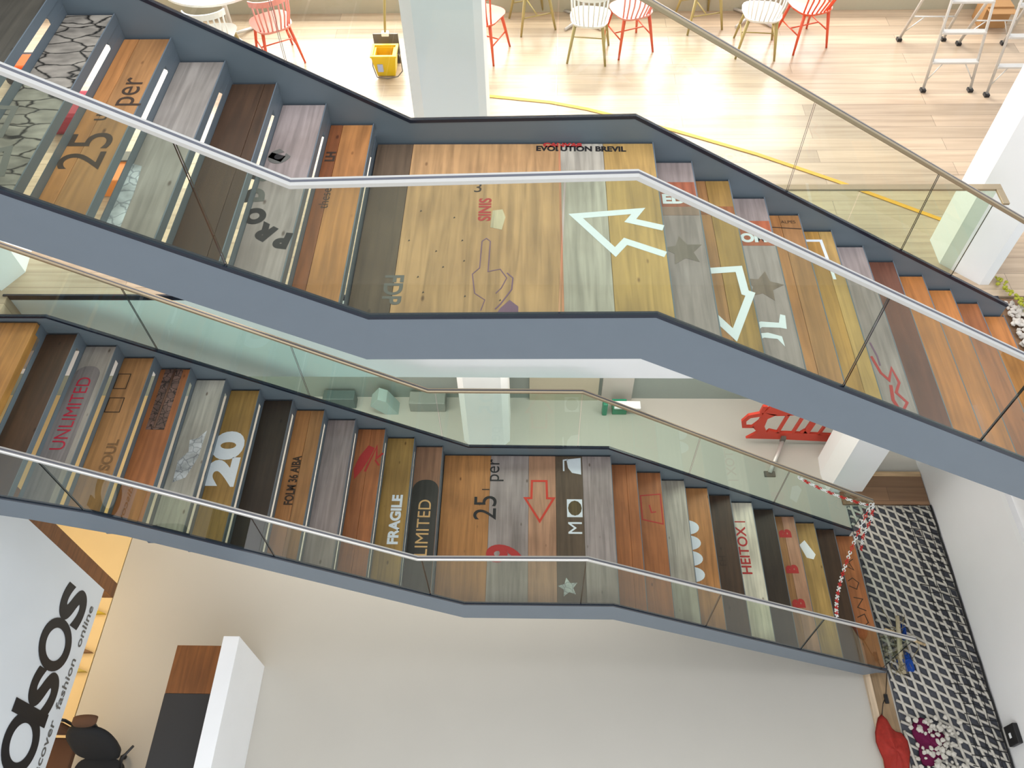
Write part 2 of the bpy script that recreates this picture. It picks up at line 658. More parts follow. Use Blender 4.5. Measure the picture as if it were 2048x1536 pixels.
column([(.146, 2.9), (.60, 2.9), (.66, 2.96), (.66, 3.4), (.04, 3.4), (.04, 3.02)], ZM, 1.55, 'trim_6', 'pale column in the middle of the cafe floor')
column([(.20, 3.0), (.66, 3.0), (.74, 3.08), (.74, 3.55), (.12, 3.55), (.12, 3.08)], ZL, -2.98, 'trim_7', 'pale column behind the lower stair')
column([(4.67, 2.40), (4.94, 2.14), (5.02, 2.14), (5.18, 2.35), (5.18, 2.75), (4.95, 2.95), (4.67, 2.70)], ZM, 1.55, 'trim_8', 'white faceted column at the end of the glass guard')
column([(4.85, 2.33), (5.28, 2.33), (5.28, 2.85), (4.83, 2.85), (4.81, 2.6)], ZL, -2.98, 'trim_9', 'white column behind the foot of the lower stair')
column([(-3.95, 2.15), (-3.70, 2.05), (-3.57, 2.28), (-3.62, 2.6), (-3.85, 2.75), (-4.1, 2.6)], ZM, 1.55, 'trim_10', 'column at the head of the lower stair')
struct(boxobj('wall_right', (5.75, 2.85, ZM), (9, 2.95, 1.55), M['whitewall']), 'white wall at the far right of the cafe floor')
struct(boxobj('door_1', (2.0, 3.76, ZL), (2.42, 3.8, -3.9), M['lowfloor']), 'pale door in the grey green wall')
struct(boxobj('door_2', (1.0, 3.76, ZL), (1.95, 3.8, -3.9), M['olive']), 'dark door in the grey green wall')

# ================================================================ STAIRS
W = 1.663
WD = dict(
    lil=(160, 146, 144), lilgrey=(156, 148, 142), dk=(74, 52, 36), dk2=(56, 44, 34), tan=(170, 122, 76), tanL=(190, 148, 104),
    or_=(184, 126, 74), or2=(196, 126, 66), br=(142, 84, 48), pinkbr=(160, 118, 92), pale=(178, 170, 158), paleg=(186, 182, 172),
    mus=(164, 128, 68), redbr=(112, 68, 52), taupe=(98, 80, 64), cream=(222, 214, 196), ochre=(184, 138, 70), rust=(172, 106, 62),
    greytp=(82, 77, 68), rose=(186, 140, 112), yel=(186, 150, 90))


def staircase(label, z0, x0, L, rL, gL, nL, rR, gR, nR, treadsL, treadsR, landing, foot_z, tops, label_parts):
    root = empty('staircase', (x0, 0, foot_z), label, 'stairs')

    def board(xa, xb, z, cols, name, lab=None, th=.036, y0=.022, y1=W - .022):
        bm = bmesh.new()
        if not isinstance(cols, list):
            cols = [(1, cols)]
        tot = sum(c[0] for c in cols)
        x = xa
        ms = []
        for i, (f, c) in enumerate(cols):
            w = (xb - xa) * f / tot
            e0 = 0 if i == 0 else .0007
            box(bm, (x + e0, y0, z - th), (x + w - (.0007 if i < len(cols) - 1 else 0), y1, z), bev=.003, mi=i)
            x += w
            ms.append(wood(WD[c]) if isinstance(c, str) else c)
        o = finish(name, bm, ms, root)
        if lab:
            o['label'] = lab
        return o

    def tray(tr, xn, xback, z):
        bm = bmesh.new()
        cl = .20 if z0 > -1 else .12
        box(bm, (xback - .005, W - cl, z + .046), (xback - .001, W, z + rL - .05))
        box(bm, (xback - .005, 0, z + .046), (xback - .001, .04, z + rL - .05))
        box(bm, (xn, .006, z - .056), (xn + .007, W - .004, z - .001))
        box(bm, (xback, .006, z - .044), (xn, W - .004, z - .037))
        box(bm, (xback - .006, .006, z - .044), (xback, W - .004, z + .046))
        finish('tread_tray', bm, M['steel'], tr)

    T = {}
    for k in range(1, nL + 1):
        xn = x0 - (k - 1) * gL
        z = z0 + k * rL
        cols, lab = treadsL[k]
        T[k] = board(xn - gL + .006, xn, z, cols, 'tread', lab)
        tray(T[k], xn, xn - gL + .005, z)
    for k in range(1, nR + 1):
        xn = x0 + L + k * gR
        z = z0 - k * rR
        cols, lab = treadsR[k]
        T[-k] = board(xn - gR - .004, xn, z, cols, 'tread', lab)
        bm = bmesh.new()
        box(bm, (xn, .006, z - .056), (xn + .007, W - .004, z - .001))
        box(bm, (xn - gR, .006, z - .044), (xn, W - .004, z - .037))
        finish('tread_tray', bm, M['steel'], T[-k])
    T[0] = board(x0 + .012, x0 + L, z0, landing, 'landing_deck', 'landing of wide planks in several wood colours')
    bm = bmesh.new()
    box(bm, (x0 + L, .006, z0 - .07), (x0 + L + .007, W - .004, z0 - .001))
    box(bm, (x0 + .004, .006, z0 - .044), (x0 + L, W - .004, z0 - .037))
    box(bm, (x0 - .002, .006, z0 - .044), (x0 + .004, W - .004, z0 + .046))
    box(bm, (x0 + .02, .05, z0 - .20), (x0 + L - .02, W - .05, z0 - .045))
    finish('landing_tray', bm, M['steel'], T[0])
    # stringers, shoes, glass, rails
    for side, d in tops.items():
        y = d['y']
        ya, yb = (y - .022, y) if side == 'near' else (y, y + .022)
        top, bot = d['top'], d['bot']
        bm = bmesh.new()
        strip_xz(bm, top, bot, ya, yb)
        o = finish('stringer', bm, M['steel'], root)
        o['label'] = 'blue grey steel stringer on the %s side' % side
        bm = bmesh.new()
        yc = (ya + yb) / 2
        sweep_xz(bm, top, yc, [(-.013, -.004), (.013, -.004), (.013, .020), (-.013, .020)])
        finish('glazing_shoe', bm, M['shoe'], o)
        rl = d['rail']

        def f(line, x):
            for i in range(len(line) - 1):
                if line[i][0] <= x <= line[i + 1][0]:
                    t = (x - line[i][0]) / (line[i + 1][0] - line[i][0])
                    return line[i][1] + t * (line[i + 1][1] - line[i][1])
            return line[0][1] if x < line[0][0] else line[-1][1]
        sm = d['seams']
        for a, b in zip(sm[:-1], sm[1:]):
            a2, b2 = a + .005, b - .005
            xs = sorted(set([a2, b2] + [p[0] for p in top + rl if a2 < p[0] < b2]))
            bm = bmesh.new()
            tp = [(x, f(rl, x) - .012) for x in xs]
            bt = [(x, f(top, x) + .006) for x in xs]
            strip_xz(bm, tp, bt, yc - .006, yc + .006)
            bm.normal_update()
            for fc in bm.faces:
                if abs(fc.normal.y) < .5:
                    fc.material_index = 1
            finish('glass_panel', bm, [M[d.get('glass', 'glass')], M['glassedge']], root)
        bm = bmesh.new()
        h = d.get('rw', .021)
        prof = [(-h, -.014), (-h * .7, -.02), (h * .7, -.02), (h, -.014), (h, .006), (h * .8, .013), (-h * .7, .013), (-h, .006)]
        rp = d.get('railpath', rl)
        sweep_xz(bm, rp, yc, prof)
        ro = finish('handrail', bm, d.get('railmat', M['rail']), root)
        ro['label'] = '%s handrail of brushed metal' % side
        bm = bmesh.new()
        sweep_xz(bm, rp, yc, [(-h * .35, .0145), (h * .2, .0145), (h * .2, .009), (-h * .35, .009)])
        finish('rail_slot', bm, M['railgrey'], ro)
    return root, T


tA_L = {1: ([(1, 'br'), (2.4, 'or_')], 'tread of dark and orange brown wood'), 2: ('lil', 'pale grey lilac tread with black circular lettering'),
        3: ([(3, 'dk'), (1, 'dk')], 'dark brown tread'), 4: ('lilgrey', 'plain grey tread'),
        5: ([(1, 'or_'), (2, 'tan')], 'brown tread with a handwritten number'), 6: (M['brick_grey'], 'tread printed with cracked grey stone'),
        7: ('greytp', 'dark grey tread with white outlined arrow')}
for k_ in (8, 9, 10, 11, 12):
    tA_L[k_] = (['dk2', 'tan', 'lil', 'br', 'dk'][k_ - 8], None)
tA_R = {1: ('lil', 'grey lilac tread with a dark star'), 2: ([(1, 'tan'), (1.3, 'mus')], 'brown tread with a white arrow'), 3: ('lil', 'pale tread with a dark star'),
        4: ([(1, 'or_'), (1, 'tan')], 'orange brown tread'), 5: ([(2, 'ochre'), (1, 'yel')], 'yellow brown tread'), 6: ('lil', 'pale tread with a red hand drawing'),
        7: ('redbr', 'dark red brown tread'), 8: ('or2', None), 9: ('or2', None), 10: ('rust', 'rust brown tread'), 11: ('or2', 'orange bottom tread')}
# piecewise outlines measured on the stair
stA = dict(
    near=dict(y=0.0, top=[(-3.42, 2.17), (.178, .15), (1.70, .17), (5.0, -1.66)], bot=[(-3.42, 1.80), (.112, -.20), (1.655, -.185), (5.02, -2.06)],
              rail=[(-3.42, 2.99), (-.026, 1.055), (1.505, 1.10), (4.9, -.80)], seams=[-3.3, -1.9, -.47, 1.19, 2.86, 3.9, 4.9], rw=.024),
    far=dict(y=W, top=[(-3.42, 2.26), (.245, .154), (1.704, .179), (4.9, -1.63)], bot=[(-3.42, 1.80), (.112, -.22), (1.655, -.19), (4.9, -1.86)],
             rail=[(-3.42, 2.99), (-.026, 1.07), (1.51, 1.07), (4.75, -.79)], seams=[-3.3, -1.9, -.47, 1.19, 2.83, 3.83, 4.32], railmat=M['brass'], glass='clear'))
stairA, TA = staircase('upper staircase with glass sides and patchwork wooden treads, leading to the cafe floor',
                       0.0, 0.0, 1.835, .1525, .28, 12, .157, .28, 11, tA_L, tA_R,
                       [(.24, 'taupe'), (.98, 'tanL'), (.29, 'pale'), (.33, 'yel')], ZM, stA, '')

zB = -3.976
tB_L = {1: ('pinkbr', 'pinkish tread ending in a dark rounded panel'), 2: ('mus', 'mustard brown tread with white stencil'), 3: ([(1, 'rust'), (1, 'rust')], 'orange tread with red brush marks'),
        4: ('lil', 'plain grey lilac tread'), 5: ([(1.1, 'or_'), (1, 'tan')], 'orange tread of two planks with faint stencil'), 6: ('dk2', 'very dark brown tread'),
        7: ('mus', 'brown tread with large white numerals'), 8: ('paleg', 'pale grey tread with white scuffs'), 9: ('rust', 'rust tread with printed brickwork at its far end'),
        10: ('tan', 'tan tread with faint square stencils'), 11: ('lilgrey', 'grey tread with crimson lettering'), 12: ('dk', 'dark brown top tread')}
tB_R = {1: ([(2, 'rust'), (1.2, 'rust')], None), 2: ('rust', 'rust tread with a faint red square'), 3: ('pale', 'pale grey tread'),
        4: ('or_', 'orange tread with cut off white numerals'), 5: ('dk', 'dark brown tread'), 6: ('cream', 'cream tread with red lettering'), 7: ('dk2', 'dark brown tread'),
        8: ([(1, 'tan'), (1, 'rose')], 'tan tread with red stencil letters'), 9: ('yel', 'ochre tread with a white scrap of paper'), 10: ('dk', 'dark brown tread'),
        11: ('rust', 'orange bottom tread with dark scrawl')}
stB = dict(
    near=dict(y=0.0, top=[(-3.6, -1.66), (-2.904, -1.90), (-2.325, -2.125), (.42, -3.90), (1.80, -3.895), (4.92, -5.69)],
              bot=[(-3.6, -1.98), (-2.838, -2.24), (-2.2, -2.52), (.40, -4.235), (1.83, -4.235), (4.72, -5.84)],
              rail=[(-3.42, -.66), (.098, -2.90), (1.509, -2.875), (4.86, -4.70)], seams=[-3.4, -2.36, -1.1, .13, 1.5, 2.74, 3.82, 4.86], rw=.02,
              ),
    far=dict(y=W, top=[(-3.6, -1.80), (-3.12, -1.80), (.38, -3.85), (1.841, -3.862), (4.94, -5.71)],
             bot=[(-3.6, -2.25), (-2.95, -2.25), (.40, -4.30), (1.83, -4.30), (4.94, -5.95)],
             rail=[(-3.6, -.62), (.052, -2.85), (1.519, -2.85), (4.93, -4.955)], seams=[-3.58, -2.32, -1.1, .12, 1.52, 2.76, 3.83, 4.93], railmat=M['brass'], glass='tealglass'))
stairB, TB = staircase('lower glass-sided staircase of patchwork wooden treads, descending right to the rope net',
                       zB, .112, 1.756, .165, .2765, 12, .1662, .2815, 11, tB_L, tB_R,
                       [(.49, 'or_'), (.40, 'lil'), (.28, 'rose'), (.28, 'taupe'), (.30, 'lil')], ZL, stB, '')
# top plank of the lower stair at cafe floor level
bm = bmesh.new()
box(bm, (-3.61, .02, ZM - .04), (-3.206, W - .02, ZM + .04), bev=.004)
o = finish('top_plank', bm, wood((180, 128, 66)), stairB)
o['label'] = 'knotty orange plank at the head of the stair'

# ---------------------------------------------------------------- painted marks on the treads
def rounded_panel(xa, xb, ya, yb, r):
    p = [(xa, ya), (xb, ya)]
    for i in range(7):
        t_ = i * PI / 12
        p.append((xb - r + r * math.cos(t_), yb - r + r * math.sin(t_)))
    for i in range(7):
        t_ = PI / 2 + i * PI / 12
        p.append((xa + r + r * math.cos(t_), yb - r + r * math.sin(t_)))
    return p


a_, b_ = .1525, .157


def star(cx, cy, r, rot=0, inner=.48):
    return [(cx + (r if i % 2 == 0 else r * inner) * math.cos(math.radians(rot + 36 * i)), cy + (r if i % 2 == 0 else r * inner) * math.sin(math.radians(rot + 36 * i))) for i in range(10)]


# upper stair, left flight
z = 7 * a_
stroke('painted_arrow', [(-1.57, .15), (-1.38, .22), (-1.34, .02)], .035, z, M['greymark'], TA[7])
stroke('painted_arrow', [(-1.60, .54), (-1.47, .53), (-1.455, .30)], .03, z, M['greymark'], TA[7], lab='pale outlined arrow')
z = 5 * a_
lettering('handwritten_number', '25', -1.265, .60, z, .33, 90, M['brownmark'], TA[5], sx=1.0)
lettering('handwritten_number', 'u', -1.30, .88, z, .14, 90, M['brownmark'], TA[5])
lettering('handwritten_number', 'per', -1.215, 1.11, z, .21, 90, M['brownmark'], TA[5], sx=.95)
z = 4 * a_
flat('silvery_print', [(-1.115, .05), (-1.03, .06), (-1.04, .45), (-1.06, .66), (-1.115, .68)], z, M['smudge'], TA[4])
z = 2 * a_
for i, ch in enumerate('PRODUC'):
    an = math.radians(262 - i * 25)
    lettering('circular_stencil', ch, -.285 + .27 * math.cos(an), .83 + .42 * math.sin(an), z, .15, math.degrees(an) - 90, M['blackpaint'] if i < 3 else M['greymark'], TA[2], offset=.012)
flat('circular_stencil', [(-.545, 1.12), (-.46, 1.075), (-.44, 1.13), (-.53, 1.165)], z, M['blackpaint'], TA[2])
z = a_
lettering('faded_stencil', 'these', -.20, .93, z, .085, 90, M['brownmark'], TA[1])
lettering('faded_stencil', 'LH', -.225, 1.32, z, .08, 90, M['brownmark'], TA[1], offset=.004)
# upper landing
z = 0
lettering('small_stencil', 'EVOLUTION BREVIL', 1.36, 1.585, z, .07, -1, M['blackpaint'], TA[0], sx=.95, offset=.003)
lettering('small_stencil', 'CANVAS', 1.24, 1.625, z, .05, -1, M['redmark'], TA[0], sx=1.3, offset=.004)
lettering('red_stencil', 'SINIS', .755, 1.00, z, .105, 90, M['redmark'], TA[0], sx=.9, offset=.003)
lettering('red_stencil', '3', .70, 1.20, z, .13, 0, M['brownmark'], TA[0])
flat('paper_scrap', [(.79, .84), (.86, .82), (.88, .93), (.86, 1.0), (.80, .99)], z, wood((206, 190, 160)), TA[0])
lettering('grey_stencil', 'FDP', .245, .33, z, .15, -90, M['greymark'], TA[0], sx=.9, offset=.004)
stroke('finger_drawing', [(.72, .30), (.70, .45), (.74, .50), (.745, .72), (.77, .745), (.795, .72), (.79, .47), (.86, .49), (.90, .42), (.87, .34), (.84, .30)], .006, z, M['purple'], TA[0])
stroke('finger_drawing', [(.90, .46), (.935, .42), (.93, .33), (.87, .22), (.84, .18)], .008, z, M['purple'], TA[0])
stroke('finger_drawing', [(.76, .17), (.78, .25), (.72, .30)], .005, z, M['purple'], TA[0])
flat('finger_drawing', [(.84, .13), (.97, .13), (.97, .20), (.92, .25), (.87, .19)], z, M['purple'], TA[0], lab='purple ink hand drawing')
stroke('painted_arrow', [(1.835, .835), (1.64, .90), (1.695, .985), (1.31, .94), (1.535, .63), (1.60, .72), (1.828, .61)], .048, z, M['whitemark'], TA[0], lab='large white outlined arrow')
bm = bmesh.new()
for x, y in [(.52, .5), (.38, .42), (.47, .63), (.62, .72), (.56, .92), (.35, .98), (.66, .27), (.30, .72), (.86, .24), (.42, .3), (.64, .55)]:
    prism_xy(bm, [(x, y), (x + .012, y + .006), (x + .006, y + .016)], z + .0002, z + TH)
finish('nail_holes', bm, M['blackpaint'], TA[0])
boxobj('painted_edge', (1.213, .022, .0002), (1.226, W - .022, .002), wood((206, 140, 104)), TA[0])
# upper stair, right flight
z = -b_
flat('red_band', [(1.842, 1.20), (2.11, 1.20), (2.11, 1.44), (1.842, 1.44)], z, wood((164, 92, 66)), TA[-1])
flat('brown_band', [(1.842, 1.12), (2.11, 1.12), (2.11, 1.20), (1.842, 1.20)], z, wood((156, 128, 112)), TA[-1])
lettering('white_stencil', 'ED', 1.96, 1.27, z + .001, .12, 0, M['whitemark'], TA[-1], offset=.006)
flat('painted_star', star(1.975, .80, .13, 25), z, wood((128, 116, 106)), TA[-1], lab='dark worn star')
z = -2 * b_
flat('red_band', [(2.13, 1.30), (2.39, 1.30), (2.39, 1.38), (2.13, 1.38)], z, wood((150, 92, 54)), TA[-2])
stroke('painted_arrow', [(2.125, .78), (2.345, .80), (2.355, .60), (2.385, .585), (2.245, .26), (2.12, .44)], .05, z, M['whitemark'], TA[-2], lab='large white outlined arrow')
z = -3 * b_
flat('red_band', [(2.41, 1.17), (2.67, 1.17), (2.67, 1.41), (2.41, 1.41)], z, wood((172, 92, 60)), TA[-3])
lettering('white_stencil', 'OM', 2.54, 1.24, z + .001, .11, 0, M['whitemark'], TA[-3], offset=.006)
flat('painted_star', star(2.535, .80, .135, 5), z, wood((128, 110, 98)), TA[-3], lab='dark worn star')
flat('white_emblem', [(2.40, .46), (2.47, .50), (2.58, .49), (2.60, .56), (2.63, .55), (2.62, .44), (2.58, .45), (2.47, .455), (2.42, .41)], z, M['whitemark'], TA[-3])
flat('white_emblem', [(2.37, .33), (2.41, .40), (2.50, .41), (2.58, .38), (2.585, .30), (2.55, .36), (2.47, .37), (2.41, .34)], z, M['whitemark'], TA[-3], lab='small white painted emblem')
z = -4 * b_
stroke('painted_line', [(2.71, 1.52), (2.95, 1.50)], .008, z, M['brownmark'], TA[-4])
lettering('small_label', 'ALPES', 2.87, 1.57, z, .04, 0, M['brownmark'], TA[-4])
z = -5 * b_
stroke('painted_frame', [(3.0, 1.545), (3.14, 1.545), (3.16, 1.16)], .022, z, M['whitemark'], TA[-5])
z = -6 * b_
stroke('hand_drawing', [(3.33, .60), (3.36, .46), (3.40, .40), (3.44, .50), (3.46, .38), (3.42, .30), (3.47, .22), (3.43, .16)], .018, z, M['redmark'], TA[-6], lab='reddish drawing of a hand')
stroke('hand_drawing', [(3.35, .72), (3.37, .60), (3.37, .52)], .012, z, M['purple'], TA[-6])
stroke('hand_drawing', [(3.40, .36), (3.385, .24), (3.41, .15)], .022, z, M['redmark'], TA[-6])

# lower stair, left flight
rB, gB, x0 = .165, .2765, .112
z = zB + 11 * rB
flat('grey_panel', rounded_panel(-2.925, -2.70, .02, 1.42, .1), z, wood((128, 120, 122)), TB[11])
lettering('crimson_stencil', 'UNLIMITED', -2.805, .93, z + .001, .17, 90, M['crimson'], TB[11], sx=.86, offset=0, lab='crimson word running along the tread')
z = zB + 10 * rB
stroke('faded_stencil', [(-2.64, 1.20), (-2.51, 1.20), (-2.51, 1.05), (-2.64, 1.05)], .008, z, M['brownmark'], TB[10], True)
stroke('faded_stencil', [(-2.64, 1.46), (-2.53, 1.46), (-2.53, 1.30), (-2.64, 1.30)], .008, z, M['brownmark'], TB[10], True)
lettering('faded_stencil', 'SOUL', -2.46, .62, z, .12, 90, wood((120, 84, 48)), TB[10], offset=.004)
z = zB + 9 * rB
flat('brick_print', [(-2.325, .98), (-2.16, .98), (-2.16, 1.64), (-2.325, 1.64)], z, M['brick_red'], TB[9], lab='printed picture of brickwork')
tubeobj('pipe_print', [(-2.255, 1.0, z + .002), (-2.235, 1.64, z + .002)], .010, wood((118, 84, 66)), TB[9])
z = zB + 8 * rB
flat('white_scuff', [(-2.03, .55), (-1.93, .60), (-1.87, .80), (-1.86, 1.08), (-1.92, 1.0), (-1.99, .98), (-1.97, .86), (-2.04, .76)], z, M['smudge'], TB[8])
z = zB + 7 * rB
lettering('white_numerals', '20', -1.69, .89, z, .355, 90, M['whitemark'], TB[7], sx=1.55, offset=.02, lab='large white stencil numerals')
z = zB + 5 * rB
lettering('faded_stencil', 'FOLM 36 AIBA', -1.16, .86, z, .11, 90, M['brownmark'], TB[5], sx=.75, offset=.004)
z = zB + 3 * rB
flat('red_brush_mark', [(-.68, 1.06), (-.62, 1.16), (-.56, 1.30), (-.52, 1.42), (-.585, 1.45), (-.66, 1.32), (-.70, 1.18)], z, M['redmark'], TB[3])
stroke('red_brush_mark', [(-.585, 1.15), (-.50, 1.44), (-.49, 1.30), (-.43, 1.36)], .022, z, M['redmark'], TB[3], lab='red brush strokes')
stroke('red_brush_mark', [(-.50, 1.28), (-.455, 1.22)], .018, z, M['redmark'], TB[3])
z = zB + 2 * rB
lettering('white_stencil', 'FRAGILE', -.262, .72, z, .135, 90, M['whitemark'], TB[2], sx=1.05, offset=.006, lab='white word running along the tread')
z = zB + rB
flat('dark_panel', rounded_panel(-.155, .107, .03, 1.25, .115), z, wood((62, 60, 56)), TB[1])
lettering('tan_stencil', 'LIMITED', -.01, .72, z + .001, .18, 90, M['tanmark'], TB[1], sx=.95, offset=0, lab='tan word on a dark rounded panel')
# lower landing
z = zB
lettering('handwritten_number', '25', .585, 1.03, z, .33, 90, M['blackpaint'], TB[0], sx=.9)
lettering('handwritten_number', '1', .575, 1.235, z, .11, 90, M['blackpaint'], TB[0])
lettering('handwritten_number', 'per', .64, 1.46, z, .21, 90, M['blackpaint'], TB[0], sx=.95, lab='black handwritten number and word')
lettering('red_numeral', '9', .79, .53, z, .44, 90, M['redmark'], TB[0], sx=.85, offset=.018, lab='faded red stencil numeral')
stroke('painted_arrow', [(1.045, 1.34), (1.195, 1.34), (1.20, 1.14), (1.268, 1.14), (1.125, .88), (.975, 1.14), (1.04, 1.14)], .022, z, M['red'], TB[0], True, lab='red outlined arrow')
flat('white_shape', [(1.405, 1.60), (1.555, 1.62), (1.555, 1.42), (1.46, 1.44), (1.42, 1.50)], z, M['whitemark'], TB[0])
stroke('white_shape', [(1.375, 1.46), (1.375, 1.59), (1.42, 1.60)], .016, z, M['whitemark'], TB[0])
flat('white_stencil', [(1.40, .93), (1.555, .93), (1.555, 1.13), (1.40, 1.13)], z, M['whitemark'], TB[0])
flat('white_stencil', [(1.48 + .07 * math.cos(i * PI / 6), 1.03 + .085 * math.sin(i * PI / 6)) for i in range(12)], z + .001, wood((96, 80, 48)), TB[0])
lettering('white_stencil', 'M', 1.485, .81, z, .20, 90, M['whitemark'], TB[0], sx=1.0, offset=0)
flat('painted_star', star(1.395, .19, .10, 100), z, M['smudge'], TB[0])
# lower stair, right flight
rR, gR, xe = .1662, .2815, .112 + 1.756
z = zB - 2 * rR
stroke('faded_square', [(2.20, 1.36), (2.41, 1.38), (2.41, 1.03), (2.20, 1.08)], .012, z, M['redmark'], TB[-2], True)
lettering('faded_square', 'L', 2.31, 1.20, z, .14, 10, M['redmark'], TB[-2])
z = zB - 4 * rR


def half_bowl(x, y, w, h):
    return [(x, y + h / 2)] + [(x + w * math.cos(t * PI / 12), y + h / 2 * math.sin(t * PI / 12)) for t in range(6, -7, -1)] + [(x, y - h / 2)]


for i, yy in enumerate((1.16, .98, .80, .62)):
    hh = .17
    flat('white_numerals', half_bowl(2.72, yy, .13, hh), z, M['whitemark'], TB[-4], lab='lower half of large white numerals')
z = zB - 5 * rR
lettering('scuffed_marks', 'EH', 3.10, .85, z, .10, 90, M['brownmark'], TB[-5])
z = zB - 6 * rR
lettering('red_lettering', 'HEITOX', 3.39, 1.05, z, .15, 90, M['redmark'], TB[-6], sx=1.05, offset=.003, lab='red lettering running along the tread')
stroke('red_lettering', [(3.33, 1.40), (3.45, 1.40)], .014, z, M['redmark'], TB[-6])
z = zB - 8 * rR
for yy in (1.42, .98, .58):
    lettering('red_stencil', 'B', 3.99, yy, z, .17, 90, M['redmark'], TB[-8], offset=.012, lab='red stencil letter')
z = zB - 9 * rR
flat('paper_scrap', [(4.18, 1.36), (4.25, 1.42), (4.345, 1.24), (4.31, 1.18), (4.235, 1.20)], z, M['white'], TB[-9], lab='white scrap of paper')
z = zB - 11 * rR
for pts_ in ([(4.80, 1.25), (4.88, 1.20), (4.84, 1.30), (4.90, 1.34)], [(4.78, 1.0), (4.86, .96), (4.90, 1.04), (4.84, 1.10), (4.78, 1.06)],
             [(4.80, .86), (4.90, .84), (4.82, .74), (4.91, .70)], [(4.79, .62), (4.88, .66), (4.90, .56), (4.82, .50)]):
    stroke('dark_scrawl', pts_, .010, z, M['brownmark'], TB[-11])

# ---------------------------------------------------------------- glass guard on the cafe floor edge
g = empty('glass_guard', (2.8, 2.12, ZM), 'glass guard with flat top rail along the cafe floor edge behind the upper stair', 'railing')
bm = bmesh.new()
for a, b in ((1.0, 2.3), (2.31, 3.56), (3.57, 4.60)):
    box(bm, (a, 2.115, ZM + .01), (b, 2.127, ZM + 1.09))
finish('glass_panel', bm, M['glass'], g)
boxobj('base_channel', (1.0, 2.09, ZM), (4.6, 2.15, ZM + .05), M['shoe'], g, .004)
bm = bmesh.new()
box(bm, (1.0, 2.09, ZM + 1.09), (4.62, 2.15, ZM + 1.11), bev=.003)
box(bm, (4.57, 1.93, ZM + 1.09), (4.62, 2.09, ZM + 1.11), bev=.003)
finish('top_rail', bm, M['brass'], g)

# ================================================================ THINGS ON THE CAFE FLOOR
def chair(loc, rz, shell, legm, label, group='spindle back chairs on the cafe floor'):
    t = empty('spindle_chair', loc, label, 'chair', group)
    R = Matrix.Rotation(rz, 3, 'Z')
    L0 = Vector(loc)

    def w(x, y, z):
        return tuple(L0 + R @ Vector((x, y, z)))
    # seat: slightly dished rounded slab; back of the chair towards -y
    bm = bmesh.new()
    n = 20
    top, bot = [], []
    for i in range(n):
        an = 2 * PI * i / n
        sx_, sy_ = abs(math.cos(an)) ** .6 * math.copysign(1, math.cos(an)), abs(math.sin(an)) ** .6 * math.copysign(1, math.sin(an))
        x, y = .225 * sx_ * (1 if sy_ > 0 else .93), .215 * sy_
        top.append(bm.verts.new(w(x, y, .455)))
        bot.append(bm.verts.new(w(x * .93, y * .93, .425)))
    ctop = bm.verts.new(w(0, 0, .443))
    for i in range(n):
        j = (i + 1) % n
        bm.faces.new((ctop, top[i], top[j]))
        bm.faces.new((top[i], bot[i], bot[j], top[j]))
    bm.faces.new(bot[::-1])
    finish('seat', bm, shell, t)
    # curved top rail of the back
    bm = bmesh.new()
    arc = []
    for i in range(13):
        an = math.radians(-160 + 140 * i / 12)
        arc.append((.235 * math.cos(an), -.03 + .235 * math.sin(an) - .05 * 1, .80 + .02 * math.sin(math.radians(180 * i / 12))))
    inner = [bm.verts.new(w(x * .95, y * .95, z - .045)) for x, y, z in arc]
    outer = [bm.verts.new(w(x, y, z - .045)) for x, y, z in arc]
    inner2 = [bm.verts.new(w(x * .97, y * .97, z + .02)) for x, y, z in arc]
    outer2 = [bm.verts.new(w(x * 1.02, y * 1.02, z + .02)) for x, y, z in arc]
    for i in range(12):
        for q in ((outer[i], outer[i + 1], outer2[i + 1], outer2[i]), (inner[i + 1], inner[i], inner2[i], inner2[i + 1]),
                  (inner2[i], outer2[i], outer2[i + 1], inner2[i + 1]), (inner[i], inner[i + 1], outer[i + 1], outer[i])):
            bm.faces.new(q)
    for i in (0, 12):
        bm.faces.new((inner[i], outer[i], outer2[i], inner2[i]))
    finish('back_rail', bm, shell, t)
    for i in range(9):
        k = 1 + i * 10 / 8
        an = math.radians(-160 + 140 * k / 12)
        x, y = .232 * math.cos(an), -.08 + .232 * math.sin(an)
        tubeobj('spindle', [w(x * .82, -.02 + (y + .02) * .62, .445), w(x * .95, y * .92, .62), w(x, y, .775)], .0095, shell, t, seg=6)
    for sx_, sy_ in ((-1, -1), (1, -1), (-1, 1), (1, 1)):
        tubeobj('leg', [w(sx_ * .15, sy_ * .14, .43), w(sx_ * .215, sy_ * .215, 0.0)], .020, legm, t, seg=8, r2=.012)
    for sx_ in (-1, 1):
        tubeobj('stretcher', [w(sx_ * .182, -.178, .20), w(sx_ * .182, .178, .20)], .008, legm, t, seg=6)
    tubeobj('stretcher', [w(-.18, 0, .20), w(.18, 0, .20)], .008, legm, t, seg=6)
    return t


def R_(d):
    return math.radians(d)


